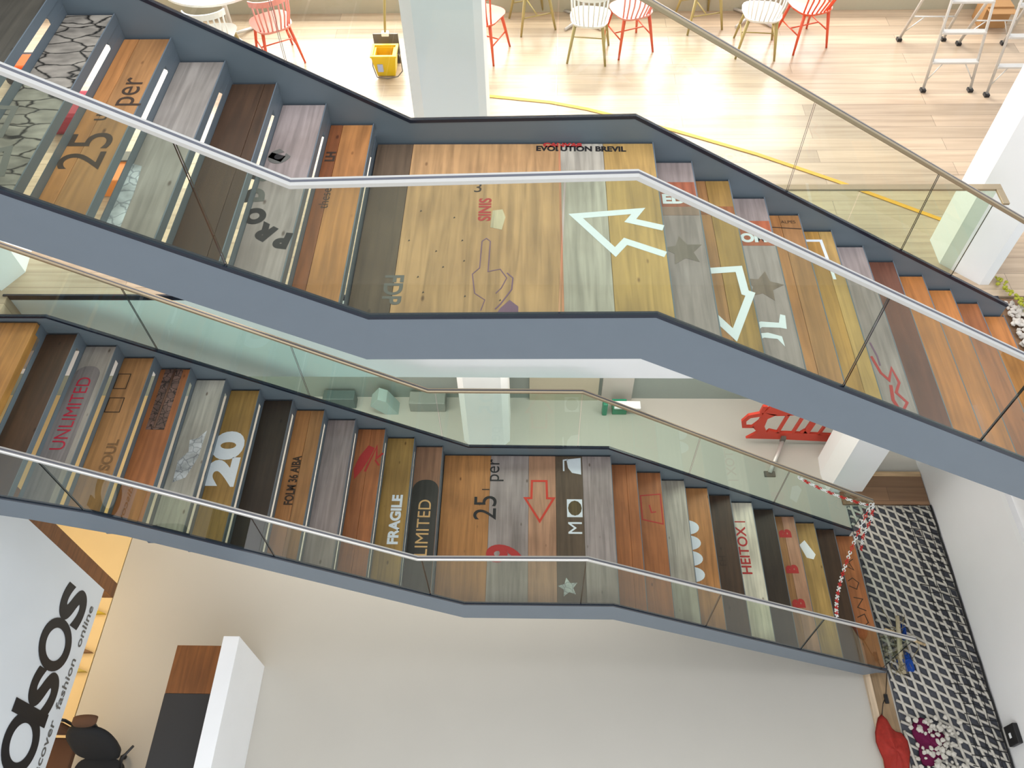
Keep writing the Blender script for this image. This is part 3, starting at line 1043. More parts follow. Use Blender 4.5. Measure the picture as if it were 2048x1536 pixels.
chair((.48, 5.78, ZM), R_(-24), M['chairred'], M['chairred'], 'coral red spindle back chair just right of the middle column')
chair((1.66, 5.72, ZM), R_(-8), M['chairwhite'], M['legwood'], 'white spindle back chair with olive legs left of a pale coral chair')
chair((1.02, 6.36, ZM), R_(-70), M['chairwhite'], M['legwood'], 'white chair with olive legs cut off by the top edge left of the middle group')
chair((2.12, 5.88, ZM), R_(22), M['chairpink'], M['chairred'], 'pale coral spindle back chair with red legs in the middle group')
chair((-1.86, 5.66, ZM), R_(30), M['chairpink'], M['chairred'], 'pale coral spindle back chair with red legs beside the white table')
chair((-2.42, 5.42, ZM), R_(5), M['chairwhite'], M['legwood'], 'white spindle back chair at the white table, partly hidden by the stair')
chair((3.55, 5.80, ZM), R_(-6), M['chairwhite'], M['legwood'], 'white spindle back chair touching the orange red chair')
chair((4.10, 5.95, ZM), R_(20), M['chairred'], M['chairred'], 'orange red spindle back chair left of the ladders')
chair((2.98, 6.36, ZM), R_(-75), M['chairwhite'], M['legwood'], 'white chair with yellowish legs cut off by the top edge behind the long handrail')


def round_table(x, y, r, label):
    t = empty('round_table', (x, y, ZM), label, 'table', 'round cafe tables')
    bm = bmesh.new()
    prism_xy(bm, [(x + r * math.cos(i * PI / 18), y + r * math.sin(i * PI / 18)) for i in range(36)], ZM + .715, ZM + .74)
    finish('table_top', bm, M['chairwhite'], t)
    tubeobj('pedestal', [(x, y, ZM + .03), (x, y, ZM + .715)], .03, M['alu'], t, seg=12)
    for i in range(4):
        an = PI / 4 + i * PI / 2
        tubeobj('foot', [(x, y, ZM + .05), (x + .3 * math.cos(an), y + .3 * math.sin(an), ZM + .015)], .018, M['alu'], t, seg=8)


round_table(-2.50, 6.10, .62, 'round white table at the top left with chairs around it')
round_table(1.62, 6.42, .36, 'round white table in the middle group of chairs')
round_table(3.62, 6.45, .34, 'round white table behind the orange red chair')


def ladder(x, y, label, w_=.50, h=1.75, dep=.98):
    t = empty('step_ladder', (x, y, ZM), label, 'ladder', 'aluminium step ladders')
    xa, xb = x - w_ / 2, x + w_ / 2
    ta, tb = x - w_ * .34, x + w_ * .34
    yt = y + dep * .55
    ladd = lambda x0_, y0_, x1_, y1_, z1=h, r=.012: None

    def at(xf, yf, s):
        x0_, x1_ = (xa, ta) if xf < 0 else (xb, tb)
        y0_ = y if yf == 0 else y + dep
        return (x0_ + (x1_ - x0_) * s, y0_ + (yt - y0_) * s, ZM + .015 + h * s)
    for xf in (-1, 1):
        o = tubeobj('rail', [at(xf, 0, 0), at(xf, 0, 1)], .016, M['alu'], t, seg=6)
        p = at(xf, 0, 0)
        boxobj('rubber_foot', (p[0] - .025, p[1] - .03, ZM), (p[0] + .025, p[1] + .03, ZM + .03), M['black'], o)
        o = tubeobj('rear_rail', [at(xf, 1, 0), at(xf, 1, 1)], .018, M['alu'], t, seg=6)
        p = at(xf, 1, 0)
        boxobj('rubber_foot', (p[0] - .025, p[1] - .03, ZM), (p[0] + .025, p[1] + .03, ZM + .03), M['black'], o)
    for i in range(1, 6):
        s = i / 6.2
        p, q = at(-1, 0, s), at(1, 0, s)
        boxobj('step', (p[0], p[1] - .035, p[2] - .012), (q[0], q[1] + .035, p[2] + .008), M['alu'], t)
    for s in (.18, .45, .72):
        tubeobj('brace', [at(-1, 1, s), at(1, 1, s)], .009, M['alu'], t, seg=6)
    for xf in (-1, 1):
        p = at(xf, 0, .05)
        q = at(xf, 0, 1 / 6.2)
        tubeobj('brace', [p, (q[0] - xf * .13, q[1], q[2] - .01)], .006, M['alu'], t, seg=6)
        p = at(xf, 1, .05)
        q = at(xf, 1, .18)
        tubeobj('brace', [p, (q[0] - xf * .13, q[1], q[2] - .01)], .006, M['alu'], t, seg=6)
    boxobj('top_cap', (ta - .03, yt - .06, ZM + h), (tb + .03, yt + .06, ZM + h + .04), M['alu'], t, .006)


ladder(5.475, 4.98, 'aluminium step ladder left of the other, both front feet visible')
ladder(6.12, 4.89, 'aluminium step ladder half hidden behind the white wall at the right edge')
t = empty('cardboard_box', (6.35, 6.35, ZM), 'brown cardboard box near the top right corner behind the ladders', 'box')
boxobj('carton', (6.2, 6.2, ZM), (6.5, 6.45, ZM + .26), M['cardboard'], t, .004)
boxobj('flap', (6.2, 6.08, ZM + .235), (6.5, 6.2, ZM + .242), M['cardboard'], t)

# yellow mop bucket with a label and a dustpan behind it
t = empty('bucket', (-.60, 5.38, ZM), 'yellow plastic bucket with pale label left of the middle column', 'bucket')
bm = bmesh.new()
for (x0_, x1_, y0_, y1_, z0_, z1_, x2, x3, y2, y3) in [(-.70, -.50, 5.30, 5.47, ZM + .01, ZM + .26, -.735, -.465, 5.26, 5.50)]:
    v = [bm.verts.new(p) for p in ((x0_, y0_, z0_), (x1_, y0_, z0_), (x1_, y1_, z0_), (x0_, y1_, z0_), (x2, y2, z1_), (x3, y2, z1_), (x3, y3, z1_), (x2, y3, z1_))]
    for q in ((3, 2, 1, 0), (0, 1, 5, 4), (1, 2, 6, 5), (2, 3, 7, 6), (3, 0, 4, 7)):
        bm.faces.new([v[i] for i in q])
    vi = [bm.verts.new(p) for p in ((x2 + .04, y2 + .04, z1_), (x3 - .04, y2 + .04, z1_), (x3 - .04, y3 - .04, z1_), (x2 + .04, y3 - .04, z1_))]
    vb = [bm.verts.new((p.co.x * 1.0, p.co.y, z1_ - .16)) for p in vi]
    for i in range(4):
        j = (i + 1) % 4
        bm.faces.new((v[4 + i], v[4 + j], vi[j], vi[i]))
        bm.faces.new((vi[i], vi[j], vb[j], vb[i]))
    bm.faces.new(vb)
finish('body', bm, M['yellow'], t)
bm = bmesh.new()
box(bm, (-.745, 5.25, ZM + .255), (-.455, 5.285, ZM + .275), .004)
box(bm, (-.745, 5.475, ZM + .255), (-.455, 5.51, ZM + .275), .004)
box(bm, (-.745, 5.28, ZM + .255), (-.715, 5.48, ZM + .275), .004)
box(bm, (-.485, 5.28, ZM + .255), (-.455, 5.48, ZM + .275), .004)
finish('rim', bm, M['yellow'], t)
boxobj('label_plate', (-.68, 5.262, ZM + .08), (-.62, 5.285, ZM + .17), mat('pale_blue_label', (176, 184, 214), .5), t, .004)
tubeobj('handle', [(-.47, 5.38, ZM + .26), (-.43, 5.37, ZM + .18), (-.42, 5.33, ZM + .05), (-.47, 5.27, ZM + .02), (-.58, 5.24, ZM + .015), (-.70, 5.26, ZM + .02), (-.745, 5.34, ZM + .10), (-.74, 5.38, ZM + .25)], .006, M['grey'], t)
t = empty('dustpan', (-.62, 5.62, ZM), 'dark grey long handled dustpan standing behind the yellow bucket', 'dustpan')
bm = bmesh.new()
prism_xz(bm, [(-.75, ZM + .005), (-.47, ZM + .005), (-.47, ZM + .32), (-.75, ZM + .32)], 5.62, 5.64)
box(bm, (-.75, 5.56, ZM + .003), (-.47, 5.62, ZM + .012))
box(bm, (-.75, 5.56, ZM + .003), (-.745, 5.62, ZM + .10))
box(bm, (-.475, 5.56, ZM + .003), (-.47, 5.62, ZM + .10))
finish('pan', bm, M['grey'], t)
boxobj('clip', (-.65, 5.60, ZM + .30), (-.57, 5.66, ZM + .34), M['white'], t, .004)
tubeobj('handle', [(-.61, 5.63, ZM + .33), (-.585, 5.64, ZM + .55), (-.52, 5.66, ZM + 1.0)], .014, M['legwood'], t)

t = empty('tool_bag', (-4.6, 5.35, ZM), 'black and orange tool bag seen through the gap beside the cracked stone tread', 'bag')
boxobj('bag_body', (-4.85, 5.15, ZM), (-4.35, 5.5, ZM + .22), M['black'], t, .04)
boxobj('flap', (-4.80, 5.13, ZM + .10), (-4.40, 5.40, ZM + .25), mat('orange_fabric', (236, 92, 20), .7), t, .03)
t = empty('crimson_bag', (-3.85, 4.5, ZM), 'crimson bag seen through the gap left of the handwritten number tread', 'bag')
boxobj('bag_body', (-4.05, 4.25, ZM), (-3.62, 4.75, ZM + .24), mat('crimson_fabric', (150, 18, 44), .7), t, .06)
tubeobj('handle', [(-3.98, 4.5, ZM + .22), (-3.93, 4.5, ZM + .36), (-3.74, 4.5, ZM + .36), (-3.70, 4.5, ZM + .22)], .012, M['black'], t)
t = empty('orange_crate', (-3.1, 3.5, ZM), 'orange crate with a dark lid seen through the gaps of the upper stair', 'crate')
boxobj('crate_body', (-3.3, 3.3, ZM), (-2.9, 3.65, ZM + .2), mat('orange_plastic', (232, 130, 44), .5), t, .01)
boxobj('lid', (-3.3, 3.58, ZM + .2), (-2.9, 3.72, ZM + .22), M['grey'], t, .004)

# yellow tape line on the boards
bm = bmesh.new()
ln = [(.2, 4.98), (.404, 4.949), (1.22, 4.807), (1.62, 4.68), (2.51, 4.308), (3.30, 3.92), (3.985, 3.517), (4.85, 2.963)]
for i in range(len(ln) - 1):
    a, b = Vector(ln[i] + (0,)), Vector(ln[i + 1] + (0,))
    n = Vector((-(b - a).y, (b - a).x, 0)).normalized() * .022
    z = Vector((0, 0, ZM + .004))
    bm.faces.new([bm.verts.new(p + z) for p in (a + n, b + n, b - n, a - n)])
bmesh.ops.remove_doubles(bm, verts=bm.verts[:], dist=.012)
bmesh.ops.solidify(bm, geom=bm.faces[:], thickness=.003)
tag(finish('floor_tape', bm, M['ytape']), 'orange yellow tape line running diagonally across the boards', 'tape')

# gravel bed at the foot of the upper stair
rnd = random.Random(3)


def stones(name, n, fx, z, r0, r1, m, h=0.03):
    bm = bmesh.new()
    for i in range(n):
        x, y = fx()
        r = rnd.uniform(r0, r1)
        mtx = Matrix.Translation((x, y, z + rnd.uniform(0, h))) @ Matrix.Rotation(rnd.uniform(0, 6.28), 4, 'Z') @ Matrix.Rotation(rnd.uniform(-.6, .6), 4, 'X') @ Matrix.Diagonal((r * rnd.uniform(.8, 1.3), r, r * rnd.uniform(.5, .8), 1))
        q = bmesh.ops.create_icosphere(bm, subdivisions=1, radius=1, matrix=mtx)
        for v in q['verts']:
            v.co += Vector((rnd.uniform(-1, 1), rnd.uniform(-1, 1), rnd.uniform(-1, 1))) * r * .14
    return finish(name, bm, m)


tag(stones('gravel', 1500, lambda: (rnd.uniform(5.07, 6.2), rnd.uniform(.9, 1.92)), ZM + .005, .016, .03, M['stone'], .035),
    'bed of pale gravel at the foot of the upper stair', 'gravel', kind='stuff')
bm = bmesh.new()
ln = [Vector(p) for p in ((5.10, 2.24, ZM + .02), (5.13, 2.0, ZM + .05), (5.22, 1.8, ZM + .07), (5.2, 1.5, ZM + .07))]
for i in range(90):
    t_ = rnd.random() * 2.999
    a = ln[int(t_)].lerp(ln[int(t_) + 1], t_ % 1)
    q = bmesh.ops.create_icosphere(bm, subdivisions=1, radius=rnd.uniform(.008, .018), matrix=Matrix.Translation(a + Vector((rnd.gauss(0, .02), rnd.gauss(0, .02), rnd.uniform(0, .02)))))
tag(finish('moss', bm, M['moss']), 'trail of yellow green moss at the edge of the gravel', 'moss', kind='stuff')

# ================================================================ LOWEST STOREY
# rope net over a dark pit, right of the lower stair
X0, X1, Y0, Y1 = 5.045, 6.08, -1.25, 2.125
t = empty('rope_net', (5.5, .5, ZL), 'white rope net laid over a dark underlay between the lower stair and the white wall', 'net')
boxobj('underlay', (X0, Y0, ZL), (X1, Y1, ZL + .012), M['darkmat'], t)
bm = bmesh.new()


def clipline(c, s):
    # points x,y on line y = s*x + c inside the rectangle
    pts = []
    for x in (X0, X1):
        y = s * x + c
        if Y0 <= y <= Y1:
            pts.append((x, y))
    for y in (Y0, Y1):
        x = (y - c) / s
        if X0 < x < X1:
            pts.append((x, y))
    return pts[:2] if len(pts) >= 2 else None


for s, dd in ((-.50, .112), (-7.0, .74)):
    c = -3.0
    while c < 46:
        p = clipline(c, s)
        if p:
            a, b = Vector((p[0][0], p[0][1], 0)), Vector((p[1][0], p[1][1], 0))
            n = max(2, int((b - a).length / .10))
            pts = []
            for i in range(n + 1):
                q = a.lerp(b, i / n)
                pts.append((q.x + rnd.uniform(-.006, .006), q.y + rnd.uniform(-.006, .006), ZL + .03 + (.008 if s < -1 else 0) + rnd.uniform(-.004, .004)))
            tube(bm, pts, .0165, 5)
        c += dd
finish('cords', bm, M['cord'], t)
# loose black net beside the wall
t = empty('black_net', (5.95, .5, ZL + .05), 'thin black net with a border cord lying along the white wall', 'net')
tubeobj('border_cord', [(6.075 + rnd.uniform(-.004, .004), Y0 + i * (Y1 - Y0) / 24, ZL + .06) for i in range(25)], .012, M['blackcord'], t)
bm = bmesh.new()
for i in range(32):
    y = Y0 + .04 + i * .105
    tube(bm, [(6.07, y, ZL + .06), (5.98, y + rnd.uniform(.0, .05), ZL + .055), (5.88, y + .05 + rnd.uniform(-.01, .03), ZL + .05), (5.74 + rnd.uniform(-.08, .02), y + .08, ZL + .05)], .005, 5)
for x in (5.98, 5.87, 5.76):
    tube(bm, [(x + rnd.uniform(-.012, .012), Y0 + i * .105, ZL + .053) for i in range(32)], .004, 5)
finish('mesh_cords', bm, M['blackcord'], t)
t = empty('wooden_platform', (5.6, 2.4, ZL), 'low brown board platform between the rope net and the white column', 'platform')
boxobj('boards', (5.0, 2.15, ZL), (6.09, 2.56, ZL + .03), M['boards'], t, .003)
boxobj('edge_strip', (5.31, 2.56, ZL), (6.09, 2.63, ZL + .035), wood((212, 180, 140), along='X'), t, .003)
t = empty('board_strip', (4.87, -.5, ZL), 'brown board strip with pale edge beside the rope net', 'board')
boxobj('board', (4.83, -1.25, ZL), (5.02, .60, ZL + .02), wood((158, 132, 100)), t, .002)
boxobj('edge_strip', (4.76, -1.25, ZL), (4.826, .10, ZL + .045), wood((214, 192, 164)), t, .003)
# driftwood, stick, twigs, cloths around the stair foot
bm = bmesh.new()
tube(bm, [(5.19, .02, ZL + .05), (5.18, .2, ZL + .12), (5.20, .42, ZL + .18), (5.22, .62, ZL + .22)], .04, 8, r2=.022)
tag(finish('driftwood', bm, M['drift']), 'pale driftwood stake leaning at the foot of the lower stair', 'driftwood')
tag(tubeobj('wooden_stick', [(5.05, .47, ZL + .20), (5.50, .33, ZL + .10)], .016, wood((214, 188, 146))), 'short pale wooden stick resting on the rope net', 'stick')
bm = bmesh.new()
for i in range(60):
    a = Vector((rnd.uniform(5.03, 5.30), rnd.uniform(.02, .55), ZL + rnd.uniform(.05, .15)))
    d = Vector((rnd.gauss(0, .5), rnd.gauss(0, .8), rnd.uniform(-.05, .4))).normalized() * rnd.uniform(.10, .24)
    tube(bm, [a, a + d * .5 + Vector((rnd.gauss(0, .02), rnd.gauss(0, .02), .02)), a + d], .0045, 5, r2=.002)
tag(finish('twigs', bm, M['twig']), 'tangle of dry twigs around the driftwood stake', 'twigs', kind='stuff')


def cloth(name, cx, cy, z, rx, ry, h, m, seed, label, cat, group=None):
    r = random.Random(seed)
    bm = bmesh.new()
    n, k = 12, 22
    c = bm.verts.new((cx, cy, z + h))
    rings = []
    ph = [r.uniform(0, 6.28) for _ in range(4)]
    for i in range(1, n + 1):
        ring = []
        for j in range(k):
            an = 2 * PI * j / k
            f = i / n
            wob = 1 + .16 * math.sin(3 * an + ph[0]) + .10 * math.sin(5 * an + ph[1])
            x = cx + rx * f * wob * math.cos(an)
            y = cy + ry * f * wob * math.sin(an)
            zz = z + .004 + h * (1 - f ** 2) + .18 * h * math.sin(6 * an + 4 * f + ph[2]) * f * (1 - f) * 4 + r.uniform(-.04, .04) * h * (1 - f)
            ring.append(bm.verts.new((x, y, zz)))
        rings.append(ring)
    for j in range(k):
        bm.faces.new((c, rings[0][j], rings[0][(j + 1) % k]))
        for i in range(n - 1):
            bm.faces.new((rings[i][j], rings[i + 1][j], rings[i + 1][(j + 1) % k], rings[i][(j + 1) % k]))
    bmesh.ops.solidify(bm, geom=bm.faces[:], thickness=.004)
    return tag(finish(name, bm, m, smooth=True), label, cat, group)


cloth('cloth_scrap', 5.30, .50, ZL + .05, .045, .10, .09, M['blue'], 2, 'small bright blue cloth scrap above the wooden stick', 'cloth')
cloth('cloth_scrap', 5.25, .15, ZL + .045, .085, .12, .12, M['blue'], 5, 'larger blue cloth scrap below the wooden stick', 'cloth')
cloth('red_cloth', 4.87, -.80, ZL + .05, .16, .34, .10, M['redcloth'], 8, 'crumpled red cloth over the board strip at the bottom edge', 'cloth')
cloth('magenta_cloth', 5.27, -.70, ZL + .055, .16, .24, .05, M['magenta'], 4, 'dark magenta cloth under pale stones on the net', 'cloth')
tag(stones('pebbles', 120, lambda: (min(5.75, max(5.1, rnd.gauss(5.34, .12))), rnd.uniform(-1.1, -.45)), ZL + .085, .014, .034, M['cord'], .05), 'heap of pale pebbles on the magenta cloth', 'pebbles', kind='stuff')
t = empty('cable_switch', (4.93, -.25, ZL + .02), 'black inline switch on a thin cable lying on the board strip', 'switch')
tubeobj('cable', [(5.03, .05, ZL + .03), (4.98, -.12, ZL + .025), (4.95, -.22, ZL + .025), (4.90, -.30, ZL + .025), (4.86, -.42, ZL + .025)], .004, M['black'], t)
boxobj('switch_body', (4.925, -.30, ZL + .02), (4.965, -.20, ZL + .045), M['black'], t, .006)


# barrier chains of red and white links
def chain(pts, n, label, r=.016):
    bm = bmesh.new()
    P = [Vector(p) for p in pts]
    segl = [(P[i + 1] - P[i]).length for i in range(len(P) - 1)]
    tot = sum(segl)

    def at_(s):
        d = s * tot
        for i, l in enumerate(segl):
            if d <= l or i == len(segl) - 1:
                return P[i].lerp(P[i + 1], min(1, d / l))
            d -= l
    for k in range(n):
        a, b = at_(k / n), at_(min(1, (k + 1.35) / n))
        d = (b - a).normalized()
        u = d.cross(Vector((0, 0, 1))).normalized()
        if k % 2:
            u = d.cross(u).normalized()
        c = (a + b) / 2
        hl = (b - a).length / 2 - r * .3
        ring = []
        for i in range(12):
            an = 2 * PI * i / 12
            ring.append(c + d * hl * math.cos(an) + u * r * math.sin(an))
        ring.append(ring[0])
        ring.append(ring[1])
        tube(bm, ring, .0055, 5, mi=(k // 3) % 2, caps=False)
    o = finish('barrier_chain', bm, [M['white'], mat('barrier_red', (206, 34, 30), .4)])
    tag(o, label, 'chain', 'red and white barrier chains')


def sag(a, b, s, n=14):
    a, b = Vector(a), Vector(b)
    return [a.lerp(b, i / n) + Vector((0, 0, -4 * s * (i / n) * (1 - i / n))) for i in range(n + 1)]


chain(sag((3.93, W - .02, -4.38), (4.88, W - .03, -4.99), .05), 34, 'red and white barrier chain hanging below the far handrail of the lower stair')
chain(sag((4.93, W, -4.99), (3.95, .02, -4.20), .42), 62, 'red and white barrier chain sagging across the foot of the lower stair')
chain([(4.95, W, -4.99), (5.0, 1.60, -5.25), (4.98, 1.52, -5.55), (5.02, 1.45, -5.80)], 24, 'red and white barrier chain end dangling from the far rail onto the net')

# red carriage-shaped cutout on its stand
t = empty('carriage_cutout', (4.45, 3.05, ZL), 'red wooden cutout shaped like an old carriage with arched windows, standing behind the lower stair', 'cutout')
YC = 3.05
bm = bmesh.new()
B = ZL + .13


def quad_grid(pts, mi=0):
    prism_xz(bm, pts, YC, YC + .035, mi)


quad_grid([(3.88, B + .02), (4.4, B), (5.13, B - .06), (5.2, B + .10), (4.4, B + .16), (4.0, B + .17)])
quad_grid([(4.0, B + .17), (4.12, B + .165), (4.06, B + .30), (4.06, B + .48), (4.16, B + .58), (3.98, B + .62), (3.96, B + .42), (3.90, B + .30)])
quad_grid([(3.98, B + .62), (4.16, B + .55), (4.45, B + .57), (4.58, B + .50), (5.2, B + .34), (5.2, B + .42), (4.6, B + .64), (4.25, B + .80), (4.06, B + .80)])
for x, w_, a_z, b_z in ((4.25, .035, .16, .58), (4.45, .035, .16, .57), (4.60, .075, .15, .52), (4.80, .03, .12, .48), (5.0, .03, .10, .42)):
    quad_grid([(x, B + a_z - .01), (x + w_, B + a_z - .01), (x + w_ + .04, B + b_z), (x + .04, B + b_z)])
quad_grid([(4.12, B + .165), (4.30, B + .16), (4.14, B + .22)])
quad_grid([(4.56, B + .155), (4.66, B + .15), (4.60, B + .22)])
quad_grid([(3.96, B + .62), (3.98, B + .54), (3.84, B + .50), (3.80, B + .42), (3.83, B + .30), (3.93, B + .30), (3.93, B + .27), (3.78, B + .27), (3.74, B + .42), (3.80, B + .56)])
quad_grid([(3.93, B + .62), (3.98, B + .62), (4.0, B + .76), (3.94, B + .76)])
finish('cutout_panel', bm, M['red'], t)
boxobj('stand_bracket', (4.33, YC - .04, B - .02), (4.39, YC, B + .09), M['grey'], t)
tubeobj('stand_leg', [(4.36, YC - .03, B), (4.15, YC - .45, ZL + .02)], .028, M['alu'], t)
boxobj('stand_foot', (4.08, YC - .50, ZL), (4.22, YC - .42, ZL + .02), M['grey'], t)
boxobj('stand_foot', (5.08, YC - .02, ZL), (5.12, YC + .03, B), M['grey'], t)

# small things at the base of the grey green wall
t = empty('green_crate', (2.22, 3.60, ZL), 'small green crate with a white lid on the beige floor', 'crate')
boxobj('crate_body', (2.14, 3.52, ZL), (2.34, 3.68, ZL + .16), M['green'], t, .01)
boxobj('lid', (2.16, 3.50, ZL + .16), (2.52, 3.62, ZL + .19), M['white'], t, .006)
tag(boxobj('green_bottle_box', (2.00, 3.50, ZL), (2.07, 3.60, ZL + .26), M['green'], None, .015), 'narrow green container left of the green crate', 'container')
tag(boxobj('floor_cabinet', (-1.86, 3.60, ZL), (-1.42, 3.76, ZL + .22), mat('dark_teal', (86, 102, 100), .4), None, .01), 'low dark cabinet against the grey green wall', 'cabinet')
bm = bmesh.new()
bmesh.ops.create_uvsphere(bm, u_segments=16, v_segments=10, radius=.055, matrix=Matrix.Translation((-1.75, 3.5, ZL + .055)))
tag(finish('globe_lamp', bm, M['chairwhite'], smooth=True), 'small white globe lamp on the floor in front of the dark cabinet', 'lamp')
bm = bmesh.new()
prism_xz(bm, [(-1.18, ZL + .2), (-1.0, ZL), (-.82, ZL), (-.95, ZL + .30), (-1.06, ZL + .36)], 3.5, 3.7)
tag(finish('angular_stool', bm, mat('pale_teal', (170, 190, 186), .5)), 'pale angular stool between the dark cabinet and the white opening', 'stool')
tag(boxobj('grey_case', (-.66, 3.55, ZL), (-.16, 3.76, ZL + .20), mat('mid_grey', (150, 152, 146), .5), None, .012), 'grey case on the floor left of the pale column', 'case')

# ---------------------------------------------------------------- wall sign, lower left
XS = -3.42
t = empty('wall_sign', (XS, -.6, -3.2), 'large white sign panel with big black letters and a small tagline, lower left corner', 'sign')
boxobj('panel', (XS, -2.9, -4.60), (XS + .03, .365, ZM - .26), mat('sign_white', (226, 232, 238), .35, var=.02, scale=2), t, .002)


def sign_text(name, txt, y, z, size, m, sx=1.0, off=0.0, ext=.002, lab=None):
    me = text_mesh(txt, size, sx, off, ext, 12)
    # panel faces +x: baseline runs to +y, letters stand up in z
    R3 = Matrix(((0, 0, 1, XS + .034), (1, 0, 0, y), (0, 1, 0, z), (0, 0, 0, 1)))
    me.transform(Matrix.Translation(-root_loc(t)) @ R3)
    me.name = name
    me.materials.clear()
    me.materials.append(m)
    o = bpy.data.objects.new(name, me)
    C.objects.link(o)
    o.parent = t
    if lab:
        o['label'] = lab


def sign_ring(y, z, ry, rz, k, extra=None):
    """round letter: an elliptical ring, with an upright stem for the a"""
    bm = bmesh.new()
    n = 40
    R4 = []
    for x in (XS + .032, XS + .038):
        for f in (1, k):
            R4.append([bm.verts.new((x, y + ry * f * math.cos(2 * PI * i / n), z + rz * f * math.sin(2 * PI * i / n))) for i in range(n)])
    a, b, c, d = R4
    for i in range(n):
        j = (i + 1) % n
        for q in ((c[i], c[j], d[j], d[i]), (a[j], a[i], b[i], b[j]), (a[i], a[j], c[j], c[i]), (b[j], b[i], d[i], d[j])):
            bm.faces.new(q)
    if extra:
        box(bm, (XS + .032, extra[0], extra[2]), (XS + .039, extra[1], extra[3]))
    o = finish('sign_letter', bm, M['black'], t)
    o['label'] = 'black letter'


sign_ring(-1.245, -4.07, .255, .275, .62, (-1.06, -.945, -4.345, -3.77))
sign_ring(-.385, -4.07, .235, .275, .62)
for ch, y, sx in (('s', -.775, 1.10), ('s', .02, 1.12)):
    sign_text('sign_letter', ch, y, -4.07, .92, M['black'], sx, .020, lab='black letter')
for wd_, y_ in (('discover', -1.255), ('fashion', -.625), ('online', -.07)):
    sign_text('tagline', wd_, y_, -4.465, .125, M['greymark'], 1.36, .001, .001, 'small grey word')
bm = bmesh.new()
box(bm, (XS - .10, .37, -4.84), (XS + .02, .53, ZM - .26), bev=.004)
tag(finish('wooden_post', bm, wood((132, 84, 44), along='Y', knots=False)), 'brown wooden post along the far edge of the white sign panel', 'post')

# office chair and reception counter
cx = -3.32
t = empty('office_chair', (cx, -1.2, ZL), 'black office chair with headrest at the bottom left', 'chair')


def bw(u, v, d):
    """point on the leaning back: u across, v up the back, d behind it"""
    return (cx + u, -1.10 + .16 * v / .56 + d, ZL + .50 + v)


def pad(name, outline, d0, d1, m, bulge=.03):
    bm = bmesh.new()
    k = len(outline)
    a = [bm.verts.new(bw(u, v, d0)) for u, v in outline]
    b = [bm.verts.new(bw(u, v, d1)) for u, v in outline]
    mu, mv = sum(p[0] for p in outline) / k, sum(p[1] for p in outline) / k
    a2 = [bm.verts.new(bw(mu + (u - mu) * .8, mv + (v - mv) * .8, d0 - bulge * .7)) for u, v in outline]
    c = bm.verts.new(bw(mu, mv, d0 - bulge * .5))
    for i in range(k):
        j = (i + 1) % k
        bm.faces.new((a[i], b[i], b[j], a[j]))
        bm.faces.new((a[i], a[j], a2[j], a2[i]))
        bm.faces.new((a2[i], a2[j], c))
    bm.faces.new(b)
    return finish(name, bm, m, t, True)


out = []
for i in range(32):
    an = 2 * PI * i / 32
    c_, s_ = math.cos(an), math.sin(an)
    wdt = .235 if s_ > 0 else .24
    out.append((wdt * math.copysign(abs(c_) ** .7, c_), .28 + .28 * math.copysign(abs(s_) ** (.9 if s_ > 0 else .5), s_)))
pad('backrest', out, 0, .045, M['fabric'])
pad('headrest', [(.06 + .13 * math.cos(2 * PI * i / 20), .68 + .05 * math.sin(2 * PI * i / 20) + .02 * math.cos(2 * PI * i / 20)) for i in range(20)], 0, .05, M['brownfab'])
tubeobj('headrest_stem', [bw(.10, .50, .05), bw(.10, .64, .05)], .02, M['black'], t)
bm = bmesh.new()
prism_xy(bm, [(cx + .25 * math.copysign(abs(math.cos(2 * PI * i / 28)) ** .5, math.cos(2 * PI * i / 28)), -1.33 + .25 * math.copysign(abs(math.sin(2 * PI * i / 28)) ** .5, math.sin(2 * PI * i / 28))) for i in range(28)], ZL + .44, ZL + .52)
finish('seat', bm, M['fabric'], t)
tubeobj('gas_column', [(cx, -1.25, ZL + .08), (cx, -1.25, ZL + .45)], .03, M['black'], t)
for i in range(5):
    an = 2 * PI * i / 5 + .3
    p = (cx + .28 * math.cos(an), -1.25 + .28 * math.sin(an))
    lg = tubeobj('base_leg', [(cx, -1.25, ZL + .10), (p[0], p[1], ZL + .07)], .022, M['black'], t)
    bm = bmesh.new()
    bmesh.ops.create_uvsphere(bm, u_segments=10, v_segments=8, radius=.03, matrix=Matrix.Translation((p[0], p[1], ZL + .03)))
    finish('caster', bm, M['black'], lg)
tubeobj('armrest', [(cx + .22, -1.20, ZL + .50), (cx + .26, -1.10, ZL + .62), (cx + .37, -1.0, ZL + .68)], .013, M['black'], t)
t = empty('armchair', (-3.70, -1.05, ZL), 'brown upholstered chair with black frame between the sign and the office chair', 'chair')
boxobj('backrest', (-4.06, -.87, ZL + .48), (-3.66, -.81, ZL + .82), M['brownfab'], t, .03)
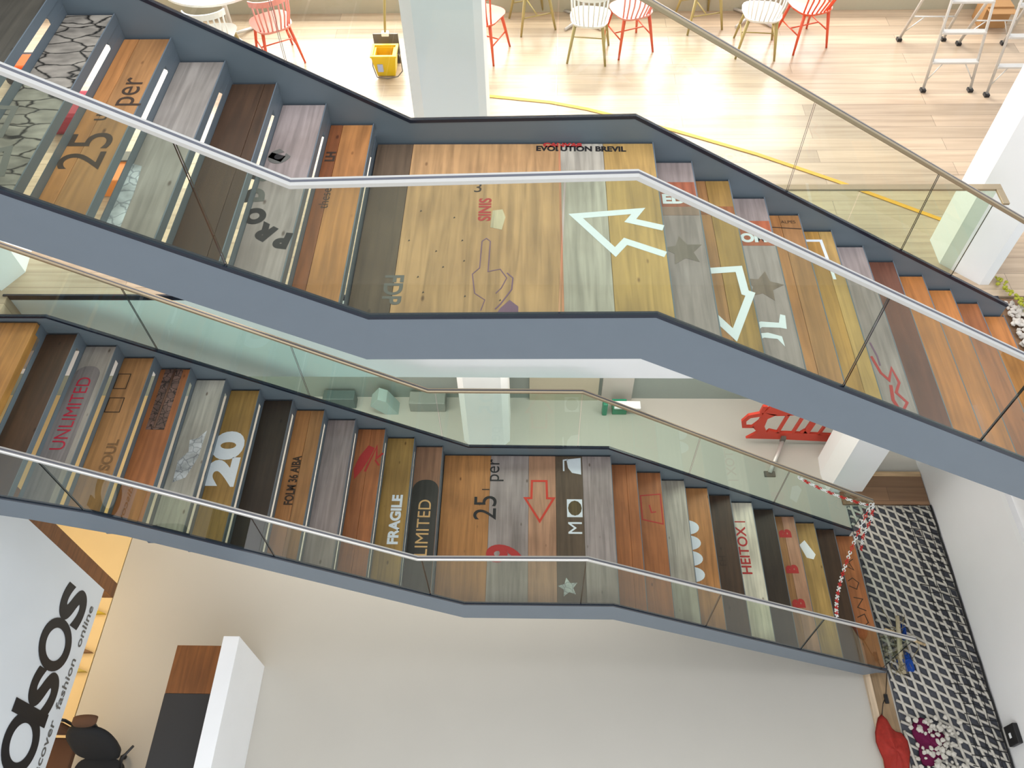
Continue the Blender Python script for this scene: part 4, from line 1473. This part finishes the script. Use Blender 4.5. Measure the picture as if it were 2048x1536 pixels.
boxobj('seat', (-4.06, -1.35, ZL + .38), (-3.66, -.88, ZL + .46), M['brownfab'], t, .02)
for x, y in ((-4.04, -.84), (-3.66, -.84), (-4.04, -1.32), (-3.66, -1.32)):
    tubeobj('leg', [(x, y, ZL), (x, y, ZL + .46)], .014, M['black'], t)
tubeobj('frame', [(-4.08, -.80, ZL + .40), (-4.08, -.80, ZL + .82), (-4.04, -.80, ZL + .85), (-3.69, -.80, ZL + .85), (-3.65, -.80, ZL + .82), (-3.65, -.80, ZL + .40)], .016, M['black'], t)

t = empty('reception_counter', (-2.1, -1.2, ZL), 'white reception counter with a lower brown and black desk top', 'counter')
boxobj('counter_front', (-2.17, -2.6, ZL), (-2.0, .02, ZL + 1.0), M['white'], t, .006)
boxobj('desk_top', (-2.74, -.50, ZL + .72), (-2.17, .0, ZL + .75), wood((128, 80, 40), knots=False), t, .003)
boxobj('desk_mat', (-2.74, -2.6, ZL + .72), (-2.17, -.502, ZL + .755), M['desk_dark'], t, .003)
boxobj('side_panel', (-2.74, -2.6, ZL), (-2.70, 0, ZL + .72), M['white'], t)

# row of low wedges at the edge of the warm floor
for i, (y, c) in enumerate(((.62, (196, 168, 40)), (.16, (120, 84, 52)), (-.06, (186, 166, 76)))):
    bm = bmesh.new()
    prism_xy(bm, [(-4.30, y + .08), (-4.02, y - .02), (-4.30, y - .03)], ZL, ZL + .05)
    tag(finish('floor_wedge', bm, mat('wedge_paint', c, .5)), ['yellow wedge farthest along the floor joint beside the sign', 'brown wedge between the two yellowish wedges', 'olive yellow wedge nearest the office chair'][i], 'wedge', 'wedges along the floor joint')

# black box on the right wall
t = empty('wall_control', (6.07, -.66, -5.7), 'small black control box with a pale emblem on the white right wall', 'control box')
boxobj('housing', (6.045, -.76, -5.80), (6.10, -.56, -5.60), M['black'], t, .01)
boxobj('emblem', (6.042, -.69, -5.73), (6.046, -.64, -5.69), M['white'], t)
boxobj('silver_base', (6.05, -.76, -5.84), (6.10, -.56, -5.80), M['alu'], t, .004)
